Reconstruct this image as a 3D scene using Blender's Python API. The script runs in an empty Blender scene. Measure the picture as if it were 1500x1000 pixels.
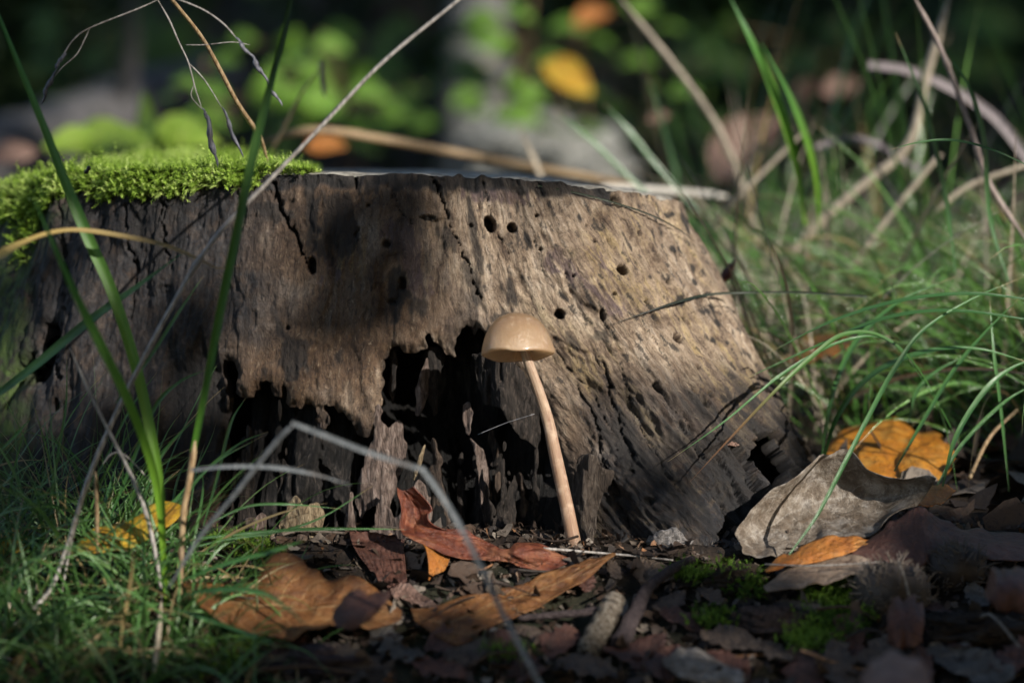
import bpy, math, random
import numpy as np

# ------------------------------------------------------------------ camera, sky, sun, exposure
rng = np.random.default_rng(11)
random.seed(11)
SC = bpy.context.scene
COL = SC.collection
LENS, FPX = 85.0, 1500 * 85.0 / 36.0          # 85 mm lens; focal length in photo pixels
CAM = np.array([0.0, -87.0, 14.1])            # centimetres
PITCH = math.atan(270.0 / FPX)
cam_d = bpy.data.cameras.new('camera')
cam_d.lens, cam_d.sensor_width = LENS, 36.0
cam_d.clip_start, cam_d.clip_end = 0.02, 500.0
cam_d.dof.use_dof = True
cam_d.dof.focus_distance = 0.892
cam_d.dof.aperture_fstop = 5.7
cam_d.dof.aperture_blades = 0
cam = bpy.data.objects.new('camera', cam_d)
cam.location = CAM * 0.01
cam.rotation_euler = (math.pi / 2 - PITCH, 0, 0)
COL.objects.link(cam)
SC.camera = cam

L_SUN = np.array([0.60, -0.66, 0.45]); L_SUN /= np.linalg.norm(L_SUN)   # towards the sun
SUN_EL = math.asin(L_SUN[2])
world = bpy.data.worlds.new('World'); SC.world = world
world.use_nodes = True
wn = world.node_tree
sky = wn.nodes.new('ShaderNodeTexSky'); sky.sky_type = 'NISHITA'; sky.sun_disc = False
sky.sun_elevation = SUN_EL
sky.sun_rotation = math.atan2(L_SUN[0], L_SUN[1])
bg = wn.nodes['Background']; bg.inputs['Strength'].default_value = 0.115
wn.links.new(sky.outputs['Color'], bg.inputs['Color'])
sun_d = bpy.data.lights.new('sun', 'SUN')
sun_d.energy, sun_d.angle, sun_d.color = 4.4, math.radians(0.53), (1.0, 0.95, 0.87)
sun = bpy.data.objects.new('sun', sun_d)
from mathutils import Vector
sun.rotation_euler = Vector(L_SUN).to_track_quat('Z', 'Y').to_euler()
sun.location = Vector(L_SUN) * 8
COL.objects.link(sun)
SC.view_settings.view_transform = 'Standard'
SC.view_settings.look = 'None'
SC.view_settings.exposure = 0.84
SC.view_settings.gamma = 1.0
SC.cycles.use_denoising = True
SC.cycles.max_bounces = 6
SC.cycles.diffuse_bounces = 3
SC.cycles.glossy_bounces = 2
SC.cycles.transparent_max_bounces = 4
SC.cycles.sample_clamp_indirect = 4.0

# ------------------------------------------------------------------ picture <-> place
_f = np.array([0, math.cos(PITCH), -math.sin(PITCH)])
_u = np.array([0, math.sin(PITCH), math.cos(PITCH)])
def P(px, py, d):
    """point (cm) seen at photo pixel px,py that stands d cm behind the mushroom"""
    v = _f + np.array([1., 0, 0]) * ((px - 750) / FPX) + _u * ((500 - py) / FPX)
    return CAM + v * ((d - CAM[1]) / v[1])
def PP(pts): return np.array([P(*p) for p in pts])
def proj(V):
    w = V - CAM
    z = w @ _f
    return 750 + FPX * w[:, 0] / z, 500 - FPX * (w @ _u) / z
def smooth(a, b, x):
    t = np.clip((x - a) / (b - a), 0, 1); return t * t * (3 - 2 * t)

def _h(i, j, k, s):
    h = (i * 374761393 + j * 668265263 + k * 2147483647 + s * 1274126177) & 0xffffffff
    h = ((h ^ (h >> 13)) * 1274126177) & 0xffffffff
    h = ((h ^ (h >> 16)) * 2246822519) & 0xffffffff
    return ((h ^ (h >> 15)) & 0xffffff) / float(0xffffff)
def vnoise(x, y, z=0.0, s=0):
    """value noise in -1..1"""
    x, y, z = np.broadcast_arrays(np.asarray(x, float), np.asarray(y, float), np.asarray(z, float))
    xi, yi, zi = np.floor(x).astype(np.int64), np.floor(y).astype(np.int64), np.floor(z).astype(np.int64)
    fx, fy, fz = x - xi, y - yi, z - zi
    fx, fy, fz = [t * t * t * (t * (t * 6 - 15) + 10) for t in (fx, fy, fz)]
    r = 0
    for a in (0, 1):
        for b in (0, 1):
            for c in (0, 1):
                r = r + _h(xi + a, yi + b, zi + c, s) * (fx if a else 1 - fx) * (fy if b else 1 - fy) * (fz if c else 1 - fz)
    return r * 2 - 1
def fbm(x, y, z=0.0, o=4, s=0, g=0.5):
    r, a, t = 0, 1.0, 0
    for k in range(o):
        r = r + a * vnoise(np.asarray(x) * 2 ** k, np.asarray(y) * 2 ** k, np.asarray(z) * 2 ** k, s + k * 17); t += a; a *= g
    return r / t
def inpoly(x, y, poly):
    poly = np.asarray(poly, float); r = np.zeros(x.shape, bool); j = len(poly) - 1
    for i in range(len(poly)):
        xi, yi, xj, yj = *poly[i], *poly[j]
        c = ((yi > y) != (yj > y)) & (x < (xj - xi) * (y - yi) / (yj - yi + 1e-12) + xi)
        r ^= c; j = i
    return r
def dline(x, y, pts):
    """distance in pixels to a polyline, and how far along it (0..1)"""
    best, al = np.full(x.shape, 1e9), np.zeros(x.shape)
    n = len(pts) - 1
    for i in range(n):
        ax, ay = pts[i]; bx, by = pts[i + 1]
        t = np.clip(((x - ax) * (bx - ax) + (y - ay) * (by - ay)) / ((bx - ax) ** 2 + (by - ay) ** 2), 0, 1)
        d = np.hypot(x - ax - t * (bx - ax), y - ay - t * (by - ay))
        m = d < best
        best[m] = d[m]; al[m] = (i + t[m]) / n
    return best, al
def spline(pts, n, closed=False):
    """Catmull-Rom through pts, n samples"""
    p = np.asarray(pts, float); m = len(p)
    segs = m if closed else m - 1
    u = np.linspace(0, segs, n, endpoint=not closed)
    i = np.minimum(u.astype(int), segs - 1); t = (u - i)[:, None]
    if closed: g = lambda k: p[(i + k) % m]
    else:
        q = np.vstack([2 * p[0] - p[1], p, 2 * p[-1] - p[-2]]); g = lambda k: q[i + 1 + k]
    a, b, c, d = g(-1), g(0), g(1), g(2)
    return 0.5 * (2 * b + (c - a) * t + (2 * a - 5 * b + 4 * c - d) * t ** 2 + (3 * b - a - 3 * c + d) * t ** 3)

# ------------------------------------------------------------------ mesh and object helpers (all in cm)
def mk(name, V, F, mat, parent=None, attrs=None, smoothed=True, origin=None, F3=None):
    V = np.asarray(V, float)
    if parent is not None: o = np.array(parent['base_cm'])
    elif origin is not None: o = np.asarray(origin, float)
    else: o = np.array([V[:, 0].mean(), V[:, 1].mean(), V[:, 2].min()])
    me = bpy.data.meshes.new(name)
    F = np.asarray(F, np.int32)
    k = F.shape[1]
    idx, starts = F.ravel(), np.arange(len(F), dtype=np.int32) * k
    if F3 is not None and len(F3):
        F3 = np.asarray(F3, np.int32)
        starts = np.concatenate([starts, len(idx) + np.arange(len(F3), dtype=np.int32) * 3])
        idx = np.concatenate([idx, F3.ravel()])
    me.vertices.add(len(V)); me.vertices.foreach_set('co', ((V - o) * 0.01).astype(np.float32).ravel())
    me.loops.add(len(idx)); me.loops.foreach_set('vertex_index', idx.astype(np.int32))
    me.polygons.add(len(starts)); me.polygons.foreach_set('loop_start', starts.astype(np.int32))
    me.update(calc_edges=True)
    me.polygons.foreach_set('use_smooth', np.full(len(starts), bool(smoothed)))
    for n, a in (attrs or {}).items():
        at = me.attributes.new(n, 'FLOAT', 'POINT'); at.data.foreach_set('value', np.asarray(a, np.float32).ravel())
    me.validate()
    me.materials.append(mat)
    ob = bpy.data.objects.new(name, me); COL.objects.link(ob)
    if parent is not None: ob.parent = parent; ob.location = (0, 0, 0)
    else: ob.location = o * 0.01
    ob['base_cm'] = [float(c) for c in o]
    return ob
def sub(parent_part, name, V, F, mat, **k):
    return mk(name, V, F, mat, parent=parent_part, **k)
def thing(name, base, label, cat, group=None):
    o = bpy.data.objects.new(name, None); COL.objects.link(o)
    o.empty_display_size = 0.01
    o.location = np.asarray(base) * 0.01; o['base_cm'] = [float(c) for c in base]
    return tag(o, label, cat, group)
def tag(o, label, cat=None, group=None, kind=None):
    o['label'] = label
    if cat: o['category'] = cat
    if group: o['group'] = group
    if kind: o['kind'] = kind
    return o
def gridF(nr, nc, wrap=False):
    r, c = np.meshgrid(np.arange(nr - 1), np.arange(nc if wrap else nc - 1), indexing='ij')
    c2 = (c + 1) % nc
    return np.stack([r * nc + c, r * nc + c2, (r + 1) * nc + c2, (r + 1) * nc + c], -1).reshape(-1, 4)
def frames(C):
    T = np.gradient(C, axis=0); T /= np.linalg.norm(T, axis=1)[:, None] + 1e-9
    return T
def tube(C, R, ns=8, cap=True, lump=0.0, seed=0):
    C = np.asarray(C, float); R = np.broadcast_to(np.asarray(R, float), (len(C),))
    T = frames(C)
    ref = np.array([0, 1., 0.13]) if abs(T[:, 1]).mean() < .8 else np.array([1., 0, 0.1])
    A = np.cross(T, ref); A /= np.linalg.norm(A, axis=1)[:, None]
    B = np.cross(T, A)
    th = np.linspace(0, 2 * math.pi, ns, endpoint=False)
    rr = R[:, None] * np.ones((1, ns))
    if lump: rr = rr * (1 + lump * vnoise(np.arange(len(C))[:, None] * 0.7, np.cos(th)[None] * 1.3 + 5, np.sin(th)[None] * 1.3, seed))
    V = C[:, None] + A[:, None] * (np.cos(th)[None, :, None] * rr[..., None]) + B[:, None] * (np.sin(th)[None, :, None] * rr[..., None])
    V = V.reshape(-1, 3); F = gridF(len(C), ns, True)
    if cap:
        n = len(V); V = np.vstack([V, C[0], C[-1]])
        k = np.arange(ns); k2 = (k + 1) % ns; e = (len(C) - 1) * ns
        F = np.vstack([F, np.stack([k2, k, np.full(ns, n), np.full(ns, n)], 1), np.stack([e + k, e + k2, np.full(ns, n + 1), np.full(ns, n + 1)], 1)])
        F3 = np.vstack([F[-2 * ns:, :3]]); F = F[:-2 * ns]
        return V, F, F3
    return V, F, None
def ribbon(C, W, nrm=(0, -1, 0), fold=0.25, twist=0.0):
    """leaf blade: five verts across with a keel, tapering"""
    C = np.asarray(C, float); n = len(C); T = frames(C)
    nv = np.broadcast_to(np.asarray(nrm, float), (n, 3))
    S = np.cross(T, nv); S /= np.linalg.norm(S, axis=1)[:, None] + 1e-9
    N = np.cross(S, T)
    if twist:
        a = np.linspace(0, twist, n)[:, None]; S, N = S * np.cos(a) + N * np.sin(a), N * np.cos(a) - S * np.sin(a)
    W = np.broadcast_to(np.asarray(W, float), (n,))[:, None]
    cols = [C + S * W * .5 * t + N * W * fold * (abs(t) ** 1.3 - .4) for t in (-1, -.5, 0, .5, 1)]
    V = np.stack(cols, 1).reshape(-1, 3)
    u = np.repeat(np.linspace(0, 1, n), 5); v = np.tile([-1, -.5, 0, .5, 1], n)
    return V, gridF(n, 5), dict(lu=u, lv=v)
def smooth_rim(V, edges, it=4):
    """relax the vertices of open edges so torn outlines do not step"""
    n = len(V)
    for _ in range(it):
        acc, cnt = np.zeros((n, 3)), np.zeros(n)
        np.add.at(acc, edges[:, 0], V[edges[:, 1]]); np.add.at(acc, edges[:, 1], V[edges[:, 0]])
        np.add.at(cnt, edges[:, 0], 1); np.add.at(cnt, edges[:, 1], 1)
        m = cnt > 0
        V[m] = .45 * V[m] + .55 * acc[m] / cnt[m][:, None]
    return V
def join(parts):
    Vs, Fs, At, off = [], [], {}, 0
    for p in parts:
        Vs.append(p[0]); Fs.append(np.asarray(p[1]) + off); off += len(p[0])
        for k, a in p[2].items(): At.setdefault(k, []).append(np.broadcast_to(a, (len(p[0]),)))
    return np.vstack(Vs), np.vstack(Fs), {k: np.concatenate(a) for k, a in At.items()}

# ------------------------------------------------------------------ materials
class M:
    def __init__(s, name):
        s.m = bpy.data.materials.new(name); s.m.use_nodes = True; s.t = s.m.node_tree
        s.t.nodes.clear(); s.out = s.t.nodes.new('ShaderNodeOutputMaterial')
    def n(s, typ, ins=None, **props):
        k = s.t.nodes.new(typ)
        for a, b in props.items(): setattr(k, a, b)
        for a, b in (ins or {}).items():
            if hasattr(b, 'is_linked') or isinstance(b, bpy.types.NodeSocket): s.t.links.new(b, k.inputs[a])
            elif b is not None: k.inputs[a].default_value = b
        return k
    def attr(s, name): return s.n('ShaderNodeAttribute', attribute_name=name).outputs['Fac']
    def co(s, scale=(1, 1, 1)):
        c = s.n('ShaderNodeTexCoord').outputs['Object']
        return s.n('ShaderNodeMapping', {'Vector': c, 'Scale': tuple(100 * q for q in scale)}).outputs[0]
    def vec(s, x, y, z=0.0): return s.n('ShaderNodeCombineXYZ', {0: x, 1: y, 2: z}).outputs[0]
    def noise(s, v, scale=1, detail=4, rough=.55, dist=0.0):
        return s.n('ShaderNodeTexNoise', {'Vector': v, 'Scale': scale, 'Detail': detail, 'Roughness': rough, 'Distortion': dist}).outputs['Fac']
    def vor(s, v, scale=1, feat='F1'):
        return s.n('ShaderNodeTexVoronoi', {'Vector': v, 'Scale': scale}, feature=feat).outputs['Distance']
    def math(s, op, a, b=0.0, c=0.0, clamp=False):
        k = s.n('ShaderNodeMath', {0: a, 1: b, 2: c}, operation=op, use_clamp=clamp); return k.outputs[0]
    def rng(s, v, a, b, c=0.0, d=1.0):
        return s.n('ShaderNodeMapRange', {0: v, 1: a, 2: b, 3: c, 4: d}, interpolation_type='SMOOTHSTEP').outputs[0]
    def ramp(s, fac, stops):
        k = s.n('ShaderNodeValToRGB', {0: fac}); e = k.color_ramp.elements
        while len(e) < len(stops): e.new(0.5)
        for q, (p, c) in zip(e, stops): q.position = p; q.color = (*c, 1)
        return k.outputs[0]
    def mix(s, fac, a, b, mode='MIX'):
        k = s.n('ShaderNodeMix', data_type='RGBA', blend_type=mode)
        for i, x in ((0, fac), (6, a), (7, b)):
            if isinstance(x, bpy.types.NodeSocket): s.t.links.new(x, k.inputs[i])
            else: k.inputs[i].default_value = (*x, 1) if isinstance(x, tuple) else x
        return k.outputs[2]
    def bump(s, h, dist, strength=1.0, prev=None):
        return s.n('ShaderNodeBump', {'Height': h, 'Distance': dist, 'Strength': strength, 'Normal': prev}).outputs[0]
    def finish(s, col, rough=.7, normal=None, spec=.4, trans=0.0, trans_col=None, sss=0.0, sss_r=(.01, .006, .003), coat=0.0, coat_rough=.2):
        b = s.n('ShaderNodeBsdfPrincipled', {'Roughness': rough, 'Specular IOR Level': spec, 'Normal': normal, 'Coat Weight': coat, 'Coat Roughness': coat_rough})
        if isinstance(col, tuple): b.inputs['Base Color'].default_value = (*col, 1)
        else: s.t.links.new(col, b.inputs['Base Color'])
        if sss:
            b.inputs['Subsurface Weight'].default_value = sss; b.inputs['Subsurface Radius'].default_value = sss_r; b.inputs['Subsurface Scale'].default_value = 1.0
        sh = b.outputs[0]
        if trans:
            t = s.n('ShaderNodeBsdfTranslucent', {'Normal': normal})
            c = trans_col if trans_col is not None else col
            if isinstance(c, tuple): t.inputs[0].default_value = (*c, 1)
            else: s.t.links.new(c, t.inputs[0])
            sh = s.n('ShaderNodeMixShader', {0: trans, 1: sh, 2: t.outputs[0]}).outputs[0]
        s.t.links.new(sh, s.out.inputs['Surface'])
        return s.m

def mat_wood():
    m = M('weathered_wood')
    gt, gz = m.attr('gt'), m.attr('gz')
    cx = m.co()
    wv = m.math('MULTIPLY_ADD', m.noise(cx, 1.2, 3, .6), .5, gt)
    g1 = m.noise(m.vec(m.math('MULTIPLY', wv, 3.4), m.math('MULTIPLY', gz, .9)), 1, 7, .68, .8)
    g2 = m.noise(m.vec(m.math('MULTIPLY', wv, 10.0), m.math('MULTIPLY', gz, 3.4)), 1, 5, .68, .7)
    g3 = m.noise(m.vec(m.math('MULTIPLY', wv, 24.0), m.math('MULTIPLY', gz, 12.0)), 1, 3, .6)
    big = m.noise(cx, .40, 6, .65, .5)
    mid = m.noise(cx, 1.5, 6, .68, .6)
    c = m.ramp(big, [(.34, (.048, .027, .015)), (.46, (.108, .066, .038)), (.56, (.132, .090, .060)), (.68, (.19, .148, .115))])
    pale = m.attr('pale')
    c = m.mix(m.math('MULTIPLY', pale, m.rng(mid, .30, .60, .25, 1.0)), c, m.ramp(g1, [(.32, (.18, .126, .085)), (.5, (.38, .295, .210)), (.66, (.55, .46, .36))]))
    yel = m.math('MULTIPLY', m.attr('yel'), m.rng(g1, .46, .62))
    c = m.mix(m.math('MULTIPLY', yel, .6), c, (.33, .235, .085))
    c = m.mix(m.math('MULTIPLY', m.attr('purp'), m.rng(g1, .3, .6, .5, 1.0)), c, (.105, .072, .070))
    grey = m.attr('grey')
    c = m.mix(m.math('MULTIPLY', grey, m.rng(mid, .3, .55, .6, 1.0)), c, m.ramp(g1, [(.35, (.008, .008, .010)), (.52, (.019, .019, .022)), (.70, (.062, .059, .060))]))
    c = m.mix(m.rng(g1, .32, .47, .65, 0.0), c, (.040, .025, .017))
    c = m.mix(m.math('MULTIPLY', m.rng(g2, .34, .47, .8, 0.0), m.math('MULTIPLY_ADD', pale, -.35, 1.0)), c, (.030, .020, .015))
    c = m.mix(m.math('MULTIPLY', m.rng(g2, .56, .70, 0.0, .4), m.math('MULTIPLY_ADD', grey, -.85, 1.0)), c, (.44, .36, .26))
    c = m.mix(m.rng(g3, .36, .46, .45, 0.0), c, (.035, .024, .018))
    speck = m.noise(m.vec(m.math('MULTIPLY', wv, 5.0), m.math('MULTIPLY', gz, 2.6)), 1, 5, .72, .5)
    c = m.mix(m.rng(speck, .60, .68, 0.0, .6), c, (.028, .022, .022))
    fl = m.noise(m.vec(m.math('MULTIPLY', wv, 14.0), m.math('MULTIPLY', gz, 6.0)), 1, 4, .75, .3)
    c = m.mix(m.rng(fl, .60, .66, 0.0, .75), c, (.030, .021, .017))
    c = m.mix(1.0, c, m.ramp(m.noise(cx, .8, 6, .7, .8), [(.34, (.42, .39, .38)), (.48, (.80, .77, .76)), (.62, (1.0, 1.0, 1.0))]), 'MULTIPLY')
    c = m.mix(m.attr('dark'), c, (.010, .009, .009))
    c = m.mix(m.math('MULTIPLY', m.attr('green'), m.rng(mid, .35, .6)), c, (.045, .075, .015))
    h = m.math('ADD', m.math('MULTIPLY', g1, .9), m.math('ADD', m.math('MULTIPLY', g2, .55), m.math('MULTIPLY', g3, .25)))
    return m.finish(c, .75, m.bump(h, .0014, 1.0), .35)
def mat_core():
    m = M('rotten_dark_wood'); cx = m.co((1, 1, .3))
    a = m.noise(cx, 3.0, 8, .7, .8); b = m.noise(m.co(), .5, 4, .6)
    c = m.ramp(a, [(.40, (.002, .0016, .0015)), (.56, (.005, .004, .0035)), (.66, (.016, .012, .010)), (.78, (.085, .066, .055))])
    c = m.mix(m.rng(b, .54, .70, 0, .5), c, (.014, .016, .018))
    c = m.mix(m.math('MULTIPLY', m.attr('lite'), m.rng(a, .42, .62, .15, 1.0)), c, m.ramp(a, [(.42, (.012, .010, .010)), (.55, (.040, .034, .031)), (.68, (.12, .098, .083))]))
    return m.finish(c, .7, m.bump(a, .006, 1.0), .3)
def mat_flake(name, c1, c2, c3, zs=.25):
    m = M(name); a = m.noise(m.co((1, 1, zs)), 7, 7, .72, .6); b = m.noise(m.co(), 2.2, 6, .65)
    c = m.ramp(a, [(.36, c1), (.5, c2), (.64, c3)])
    c = m.mix(m.rng(b, .55, .72, 0, .8), c, (.03, .024, .022))
    return m.finish(c, .75, m.bump(a, .003, 1.0), .3)
def mat_top():
    m = M('sawn_wood_top'); a = m.noise(m.co(), 2.2, 6, .65); b = m.noise(m.co(), .4, 4, .6)
    c = m.ramp(a, [(.3, (.12, .10, .08)), (.5, (.30, .27, .22)), (.68, (.42, .38, .31))])
    c = m.mix(m.rng(b, .55, .7, 0, .7), c, (.09, .085, .07))
    return m.finish(c, .8, m.bump(a, .002, .8), .3)
def mat_leaf(name, c1, c2, c3, vein=(.3, .2, .1), vein_s=.5, rough=.5, trans=.18, spots=(.03, .02, .012), spot_s=.5, nv=9, spec=.45):
    m = M(name); u, v = m.attr('lu'), m.attr('lv')
    av = m.math('ABSOLUTE', v)
    wob = m.noise(m.co(), 1.3, 3, .6)
    s = m.math('FRACT', m.math('ADD', m.math('SUBTRACT', m.math('MULTIPLY', u, float(nv)), m.math('MULTIPLY', av, 1.7)), m.math('MULTIPLY', wob, 1.1)))
    d = m.math('ABSOLUTE', m.math('SUBTRACT', s, .5))
    side = m.rng(d, 0.0, .05, 1, 0)
    mid = m.rng(av, 0.0, .05, 1, 0)
    vn = m.math('MAXIMUM', m.math('MULTIPLY', side, .8), mid)
    a = m.noise(m.co(), 1.1, 5, .6, .3); b = m.noise(m.co(), 5, 5, .65); f = m.noise(m.co(), 22, 3, .6)
    c = m.ramp(a, [(.33, c1), (.5, c2), (.67, c3)])
    c = m.mix(m.math('MULTIPLY', vn, vein_s), c, vein)
    c = m.mix(m.rng(b, .56, .72, 0, spot_s), c, spots)
    c = m.mix(m.rng(f, .6, .75, 0, spot_s * .5), c, spots)
    mo = m.noise(m.co(), 2.6, 7, .72, .4)
    c = m.mix(m.rng(mo, .44, .60, 0, spot_s * .7), c, spots)
    c = m.mix(m.rng(mo, .34, .44, spot_s * .35, 0), c, vein)
    pillow = m.rng(d, .0, .5, 0, 1)
    h = m.math('ADD', m.math('MULTIPLY', pillow, .22), m.math('ADD', m.math('MULTIPLY', b, 1.0), m.math('MULTIPLY', f, .3)))
    return m.finish(c, rough, m.bump(m.math('ADD', h, m.math('MULTIPLY', mo, 1.2)), .0011, .9), spec, trans)
def mat_grass(name, base, tip, dry=(.30, .22, .10), drytip=0.0, rough=.38, trans=.3, spec=.5, rnd=True):
    m = M(name); u = m.attr('lu'); v = m.attr('lv')
    c = m.mix(m.rng(u, 0, 1), base, tip)
    if rnd:
        r = m.attr('rnd')
        c = m.mix(m.rng(r, .45, 1.0, 0, .6), c, (.11, .20, .035))
        c = m.mix(m.rng(r, .86, .9), c, dry)
    if drytip: c = m.mix(m.rng(u, 1 - drytip, 1 - drytip * .4), c, dry)
    st = m.noise(m.vec(m.math('MULTIPLY', v, 6.0), m.math('MULTIPLY', u, 3.0)), 1, 3, .6)
    c = m.mix(m.rng(st, .4, .7, 0, .35), c, (.02, .04, .012))
    return m.finish(c, rough, m.bump(st, .0003, .6), spec, trans)
def mat_straw(name, a=(.20, .165, .12), b=(.40, .34, .26), rough=.55, trans=.1):
    m = M(name); n1 = m.noise(m.co((1, 1, .2)), 9, 4, .6); n2 = m.noise(m.co(), .8, 3, .6)
    c = m.mix(m.rng(n1, .35, .65), a, b)
    c = m.mix(m.rng(n2, .55, .7, 0, .5), c, (.10, .075, .06))
    return m.finish(c, rough, m.bump(n1, .0004, .6), .4, trans)
def mat_moss(name, c1, c2, c3):
    m = M(name); r = m.attr('rnd'); u = m.attr('lu')
    c = m.ramp(r, [(.1, c1), (.5, c2), (.9, c3)])
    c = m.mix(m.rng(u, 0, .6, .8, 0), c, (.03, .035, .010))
    return m.finish(c, .6, None, .3, .5)
def mat_litter():
    m = M('forest_litter'); r = m.attr('rnd'); n = m.noise(m.co(), 5, 5, .65)
    c = m.ramp(r, [(.0, (.012, .008, .006)), (.3, (.034, .021, .014)), (.5, (.068, .040, .025)), (.7, (.026, .020, .016)), (.84, (.12, .093, .070)), (.95, (.20, .17, .14)), (1.0, (.22, .085, .022))])
    m.t.nodes[-1]
    c = m.mix(m.rng(n, .5, .68, 0, .7), c, (.014, .010, .008))
    return m.finish(c, .65, m.bump(n, .001, .8), .4, .06)
def mat_soil():
    m = M('forest_soil'); a = m.noise(m.co(), .9, 8, .65); b = m.noise(m.co(), 4, 6, .7)
    c = m.ramp(a, [(.32, (.010, .007, .005)), (.5, (.024, .016, .011)), (.68, (.05, .033, .021))])
    c = m.mix(m.rng(b, .55, .72, 0, .6), c, (.07, .05, .034))
    c = m.mix(m.rng(m.noise(m.co((.02, .02, .02)), 1, 4, .6), .5, .62, 0, .5), c, (.018, .030, .010))
    return m.finish(c, .85, m.bump(b, .004, .8), .25)
def mat_bark(name, c1, c2, c3):
    m = M(name); a = m.noise(m.co((.25, .25, .05)), 1, 7, .65); b = m.noise(m.co(), .8, 5, .6)
    c = m.ramp(a, [(.32, c1), (.5, c2), (.68, c3)]); c = m.mix(m.rng(b, .55, .7, 0, .4), c, (.04, .05, .025))
    return m.finish(c, .8, m.bump(b, .006, .7), .25)
def mat_cap():
    m = M('mushroom_cap_skin'); lu, lv = m.attr('lu'), m.attr('lv')
    st = m.noise(m.vec(m.math('MULTIPLY', lu, 130.0), m.math('MULTIPLY', lv, 2.2)), 1, 4, .6)
    a = m.noise(m.co(), 1.3, 5, .6); f = m.noise(m.co(), 14, 4, .65)
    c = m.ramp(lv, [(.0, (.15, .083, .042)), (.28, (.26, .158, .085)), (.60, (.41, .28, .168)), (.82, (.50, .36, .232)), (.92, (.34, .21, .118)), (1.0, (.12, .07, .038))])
    c = m.mix(m.rng(a, .42, .60, 0, .55), c, (.30, .185, .105))
    c = m.mix(m.rng(m.noise(m.co((1, 1, .5)), 3.2, 6, .7, .6), .52, .66, 0, .45), c, (.62, .48, .34))
    c = m.mix(m.rng(st, .5, .66, 0, .14), c, (.66, .49, .31))
    c = m.mix(m.math('MULTIPLY', m.rng(st, .36, .46, .5, 0), m.rng(lv, .45, .8)), c, (.34, .20, .10))
    dirt = m.noise(m.co(), 6, 5, .7)
    c = m.mix(m.rng(dirt, .64, .70, 0, .7), c, (.16, .09, .05))
    c = m.mix(m.rng(f, .63, .74, 0, .6), c, (.20, .11, .055))
    return m.finish(c, .33, m.bump(m.math('ADD', m.math('MULTIPLY', st, .25), m.math('MULTIPLY', dirt, .8)), .0005, .8), .5, .34, (.86, .68, .48), .1, (.004, .002, .001), .6, .14)
def mat_stem():
    m = M('mushroom_stem_skin'); lu, lv = m.attr('lu'), m.attr('lv')
    st = m.noise(m.vec(m.math('MULTIPLY', lu, 20.0), m.math('MULTIPLY', lv, 5.0)), 1, 6, .7, .4)
    a = m.noise(m.co(), 1.4, 4, .6)
    c = m.ramp(lv, [(0, (.42, .31, .21)), (.5, (.36, .235, .152)), (.85, (.32, .20, .128)), (1, (.16, .10, .065))])
    c = m.mix(m.rng(st, .42, .54, .85, 0), c, (.23, .125, .08))
    c = m.mix(m.rng(m.noise(m.co(), 9, 5, .7), .60, .70, 0, .6), c, (.17, .10, .065))
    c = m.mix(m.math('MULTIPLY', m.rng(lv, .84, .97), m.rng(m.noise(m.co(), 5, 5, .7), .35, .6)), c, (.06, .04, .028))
    c = m.mix(m.rng(a, .5, .68, 0, .6), c, (.62, .46, .33))
    return m.finish(c, .3, m.bump(st, .0005, .8), .5, 0, None, .12, (.003, .0015, .0008), .4, .15)
def mat_plain(name, c, rough=.5, trans=0.0, spec=.4, var=.4):
    m = M(name); a = m.noise(m.co(), 3, 5, .6)
    col = m.mix(m.rng(a, .35, .68, 0, var), c, tuple(q * .4 for q in c))
    return m.finish(col, rough, m.bump(a, .0008, .5), spec, trans)

WOOD, CORE, TOPM = mat_wood(), mat_core(), mat_top()
FLAKE = mat_flake('grey_pink_wood', (.035, .025, .02), (.135, .095, .078), (.27, .21, .18))
FLAKEY = mat_flake('pale_splinter_wood', (.05, .035, .022), (.22, .16, .095), (.38, .31, .20))
FLAKEB = mat_flake('brown_rotten_wood', (.02, .013, .01), (.06, .04, .028), (.14, .10, .075))
FLAKED = mat_flake('dark_bark_wood', (.008, .006, .005), (.022, .017, .014), (.07, .054, .045))
GRASS = mat_grass('green_grass', (.05, .12, .028), (.10, .23, .06), drytip=.12, rough=.3, spec=.7)
BLADE = mat_grass('broad_grass_blade', (.15, .30, .02), (.06, .19, .04), rnd=False, rough=.45, trans=.35)
BLADEB = mat_grass('bluish_grass_blade', (.05, .14, .05), (.06, .16, .07), rnd=False, rough=.4, trans=.25)
BLADEL = mat_grass('lit_thin_grass', (.04, .12, .03), (.07, .19, .05), drytip=.08, rnd=False, rough=.3, trans=.25, spec=.7)
STRAW, STRAWG, STRAWB = mat_straw('dry_straw'), mat_straw('grey_straw', (.17, .15, .135), (.36, .33, .30)), mat_straw('brown_straw', (.20, .125, .06), (.36, .26, .15))
STRAWP = mat_straw('pale_pink_straw', (.20, .15, .13), (.34, .27, .24))
STRAWL = mat_straw('lilac_dead_blade', (.10, .085, .09), (.22, .185, .19))
STRAWK = mat_straw('dull_bluish_straw', (.11, .12, .125), (.22, .23, .235))
SPIKE = mat_straw('seed_husk', (.06, .06, .075), (.20, .195, .22), .5, .2)
DRYY = mat_grass('dry_yellow_blade', (.50, .36, .11), (.28, .19, .09), rnd=False, rough=.5, trans=.35)
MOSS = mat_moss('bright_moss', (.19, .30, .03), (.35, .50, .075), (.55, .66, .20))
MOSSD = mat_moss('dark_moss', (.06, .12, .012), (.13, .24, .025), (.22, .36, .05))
SOIL, LITTER = mat_soil(), mat_litter()

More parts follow.
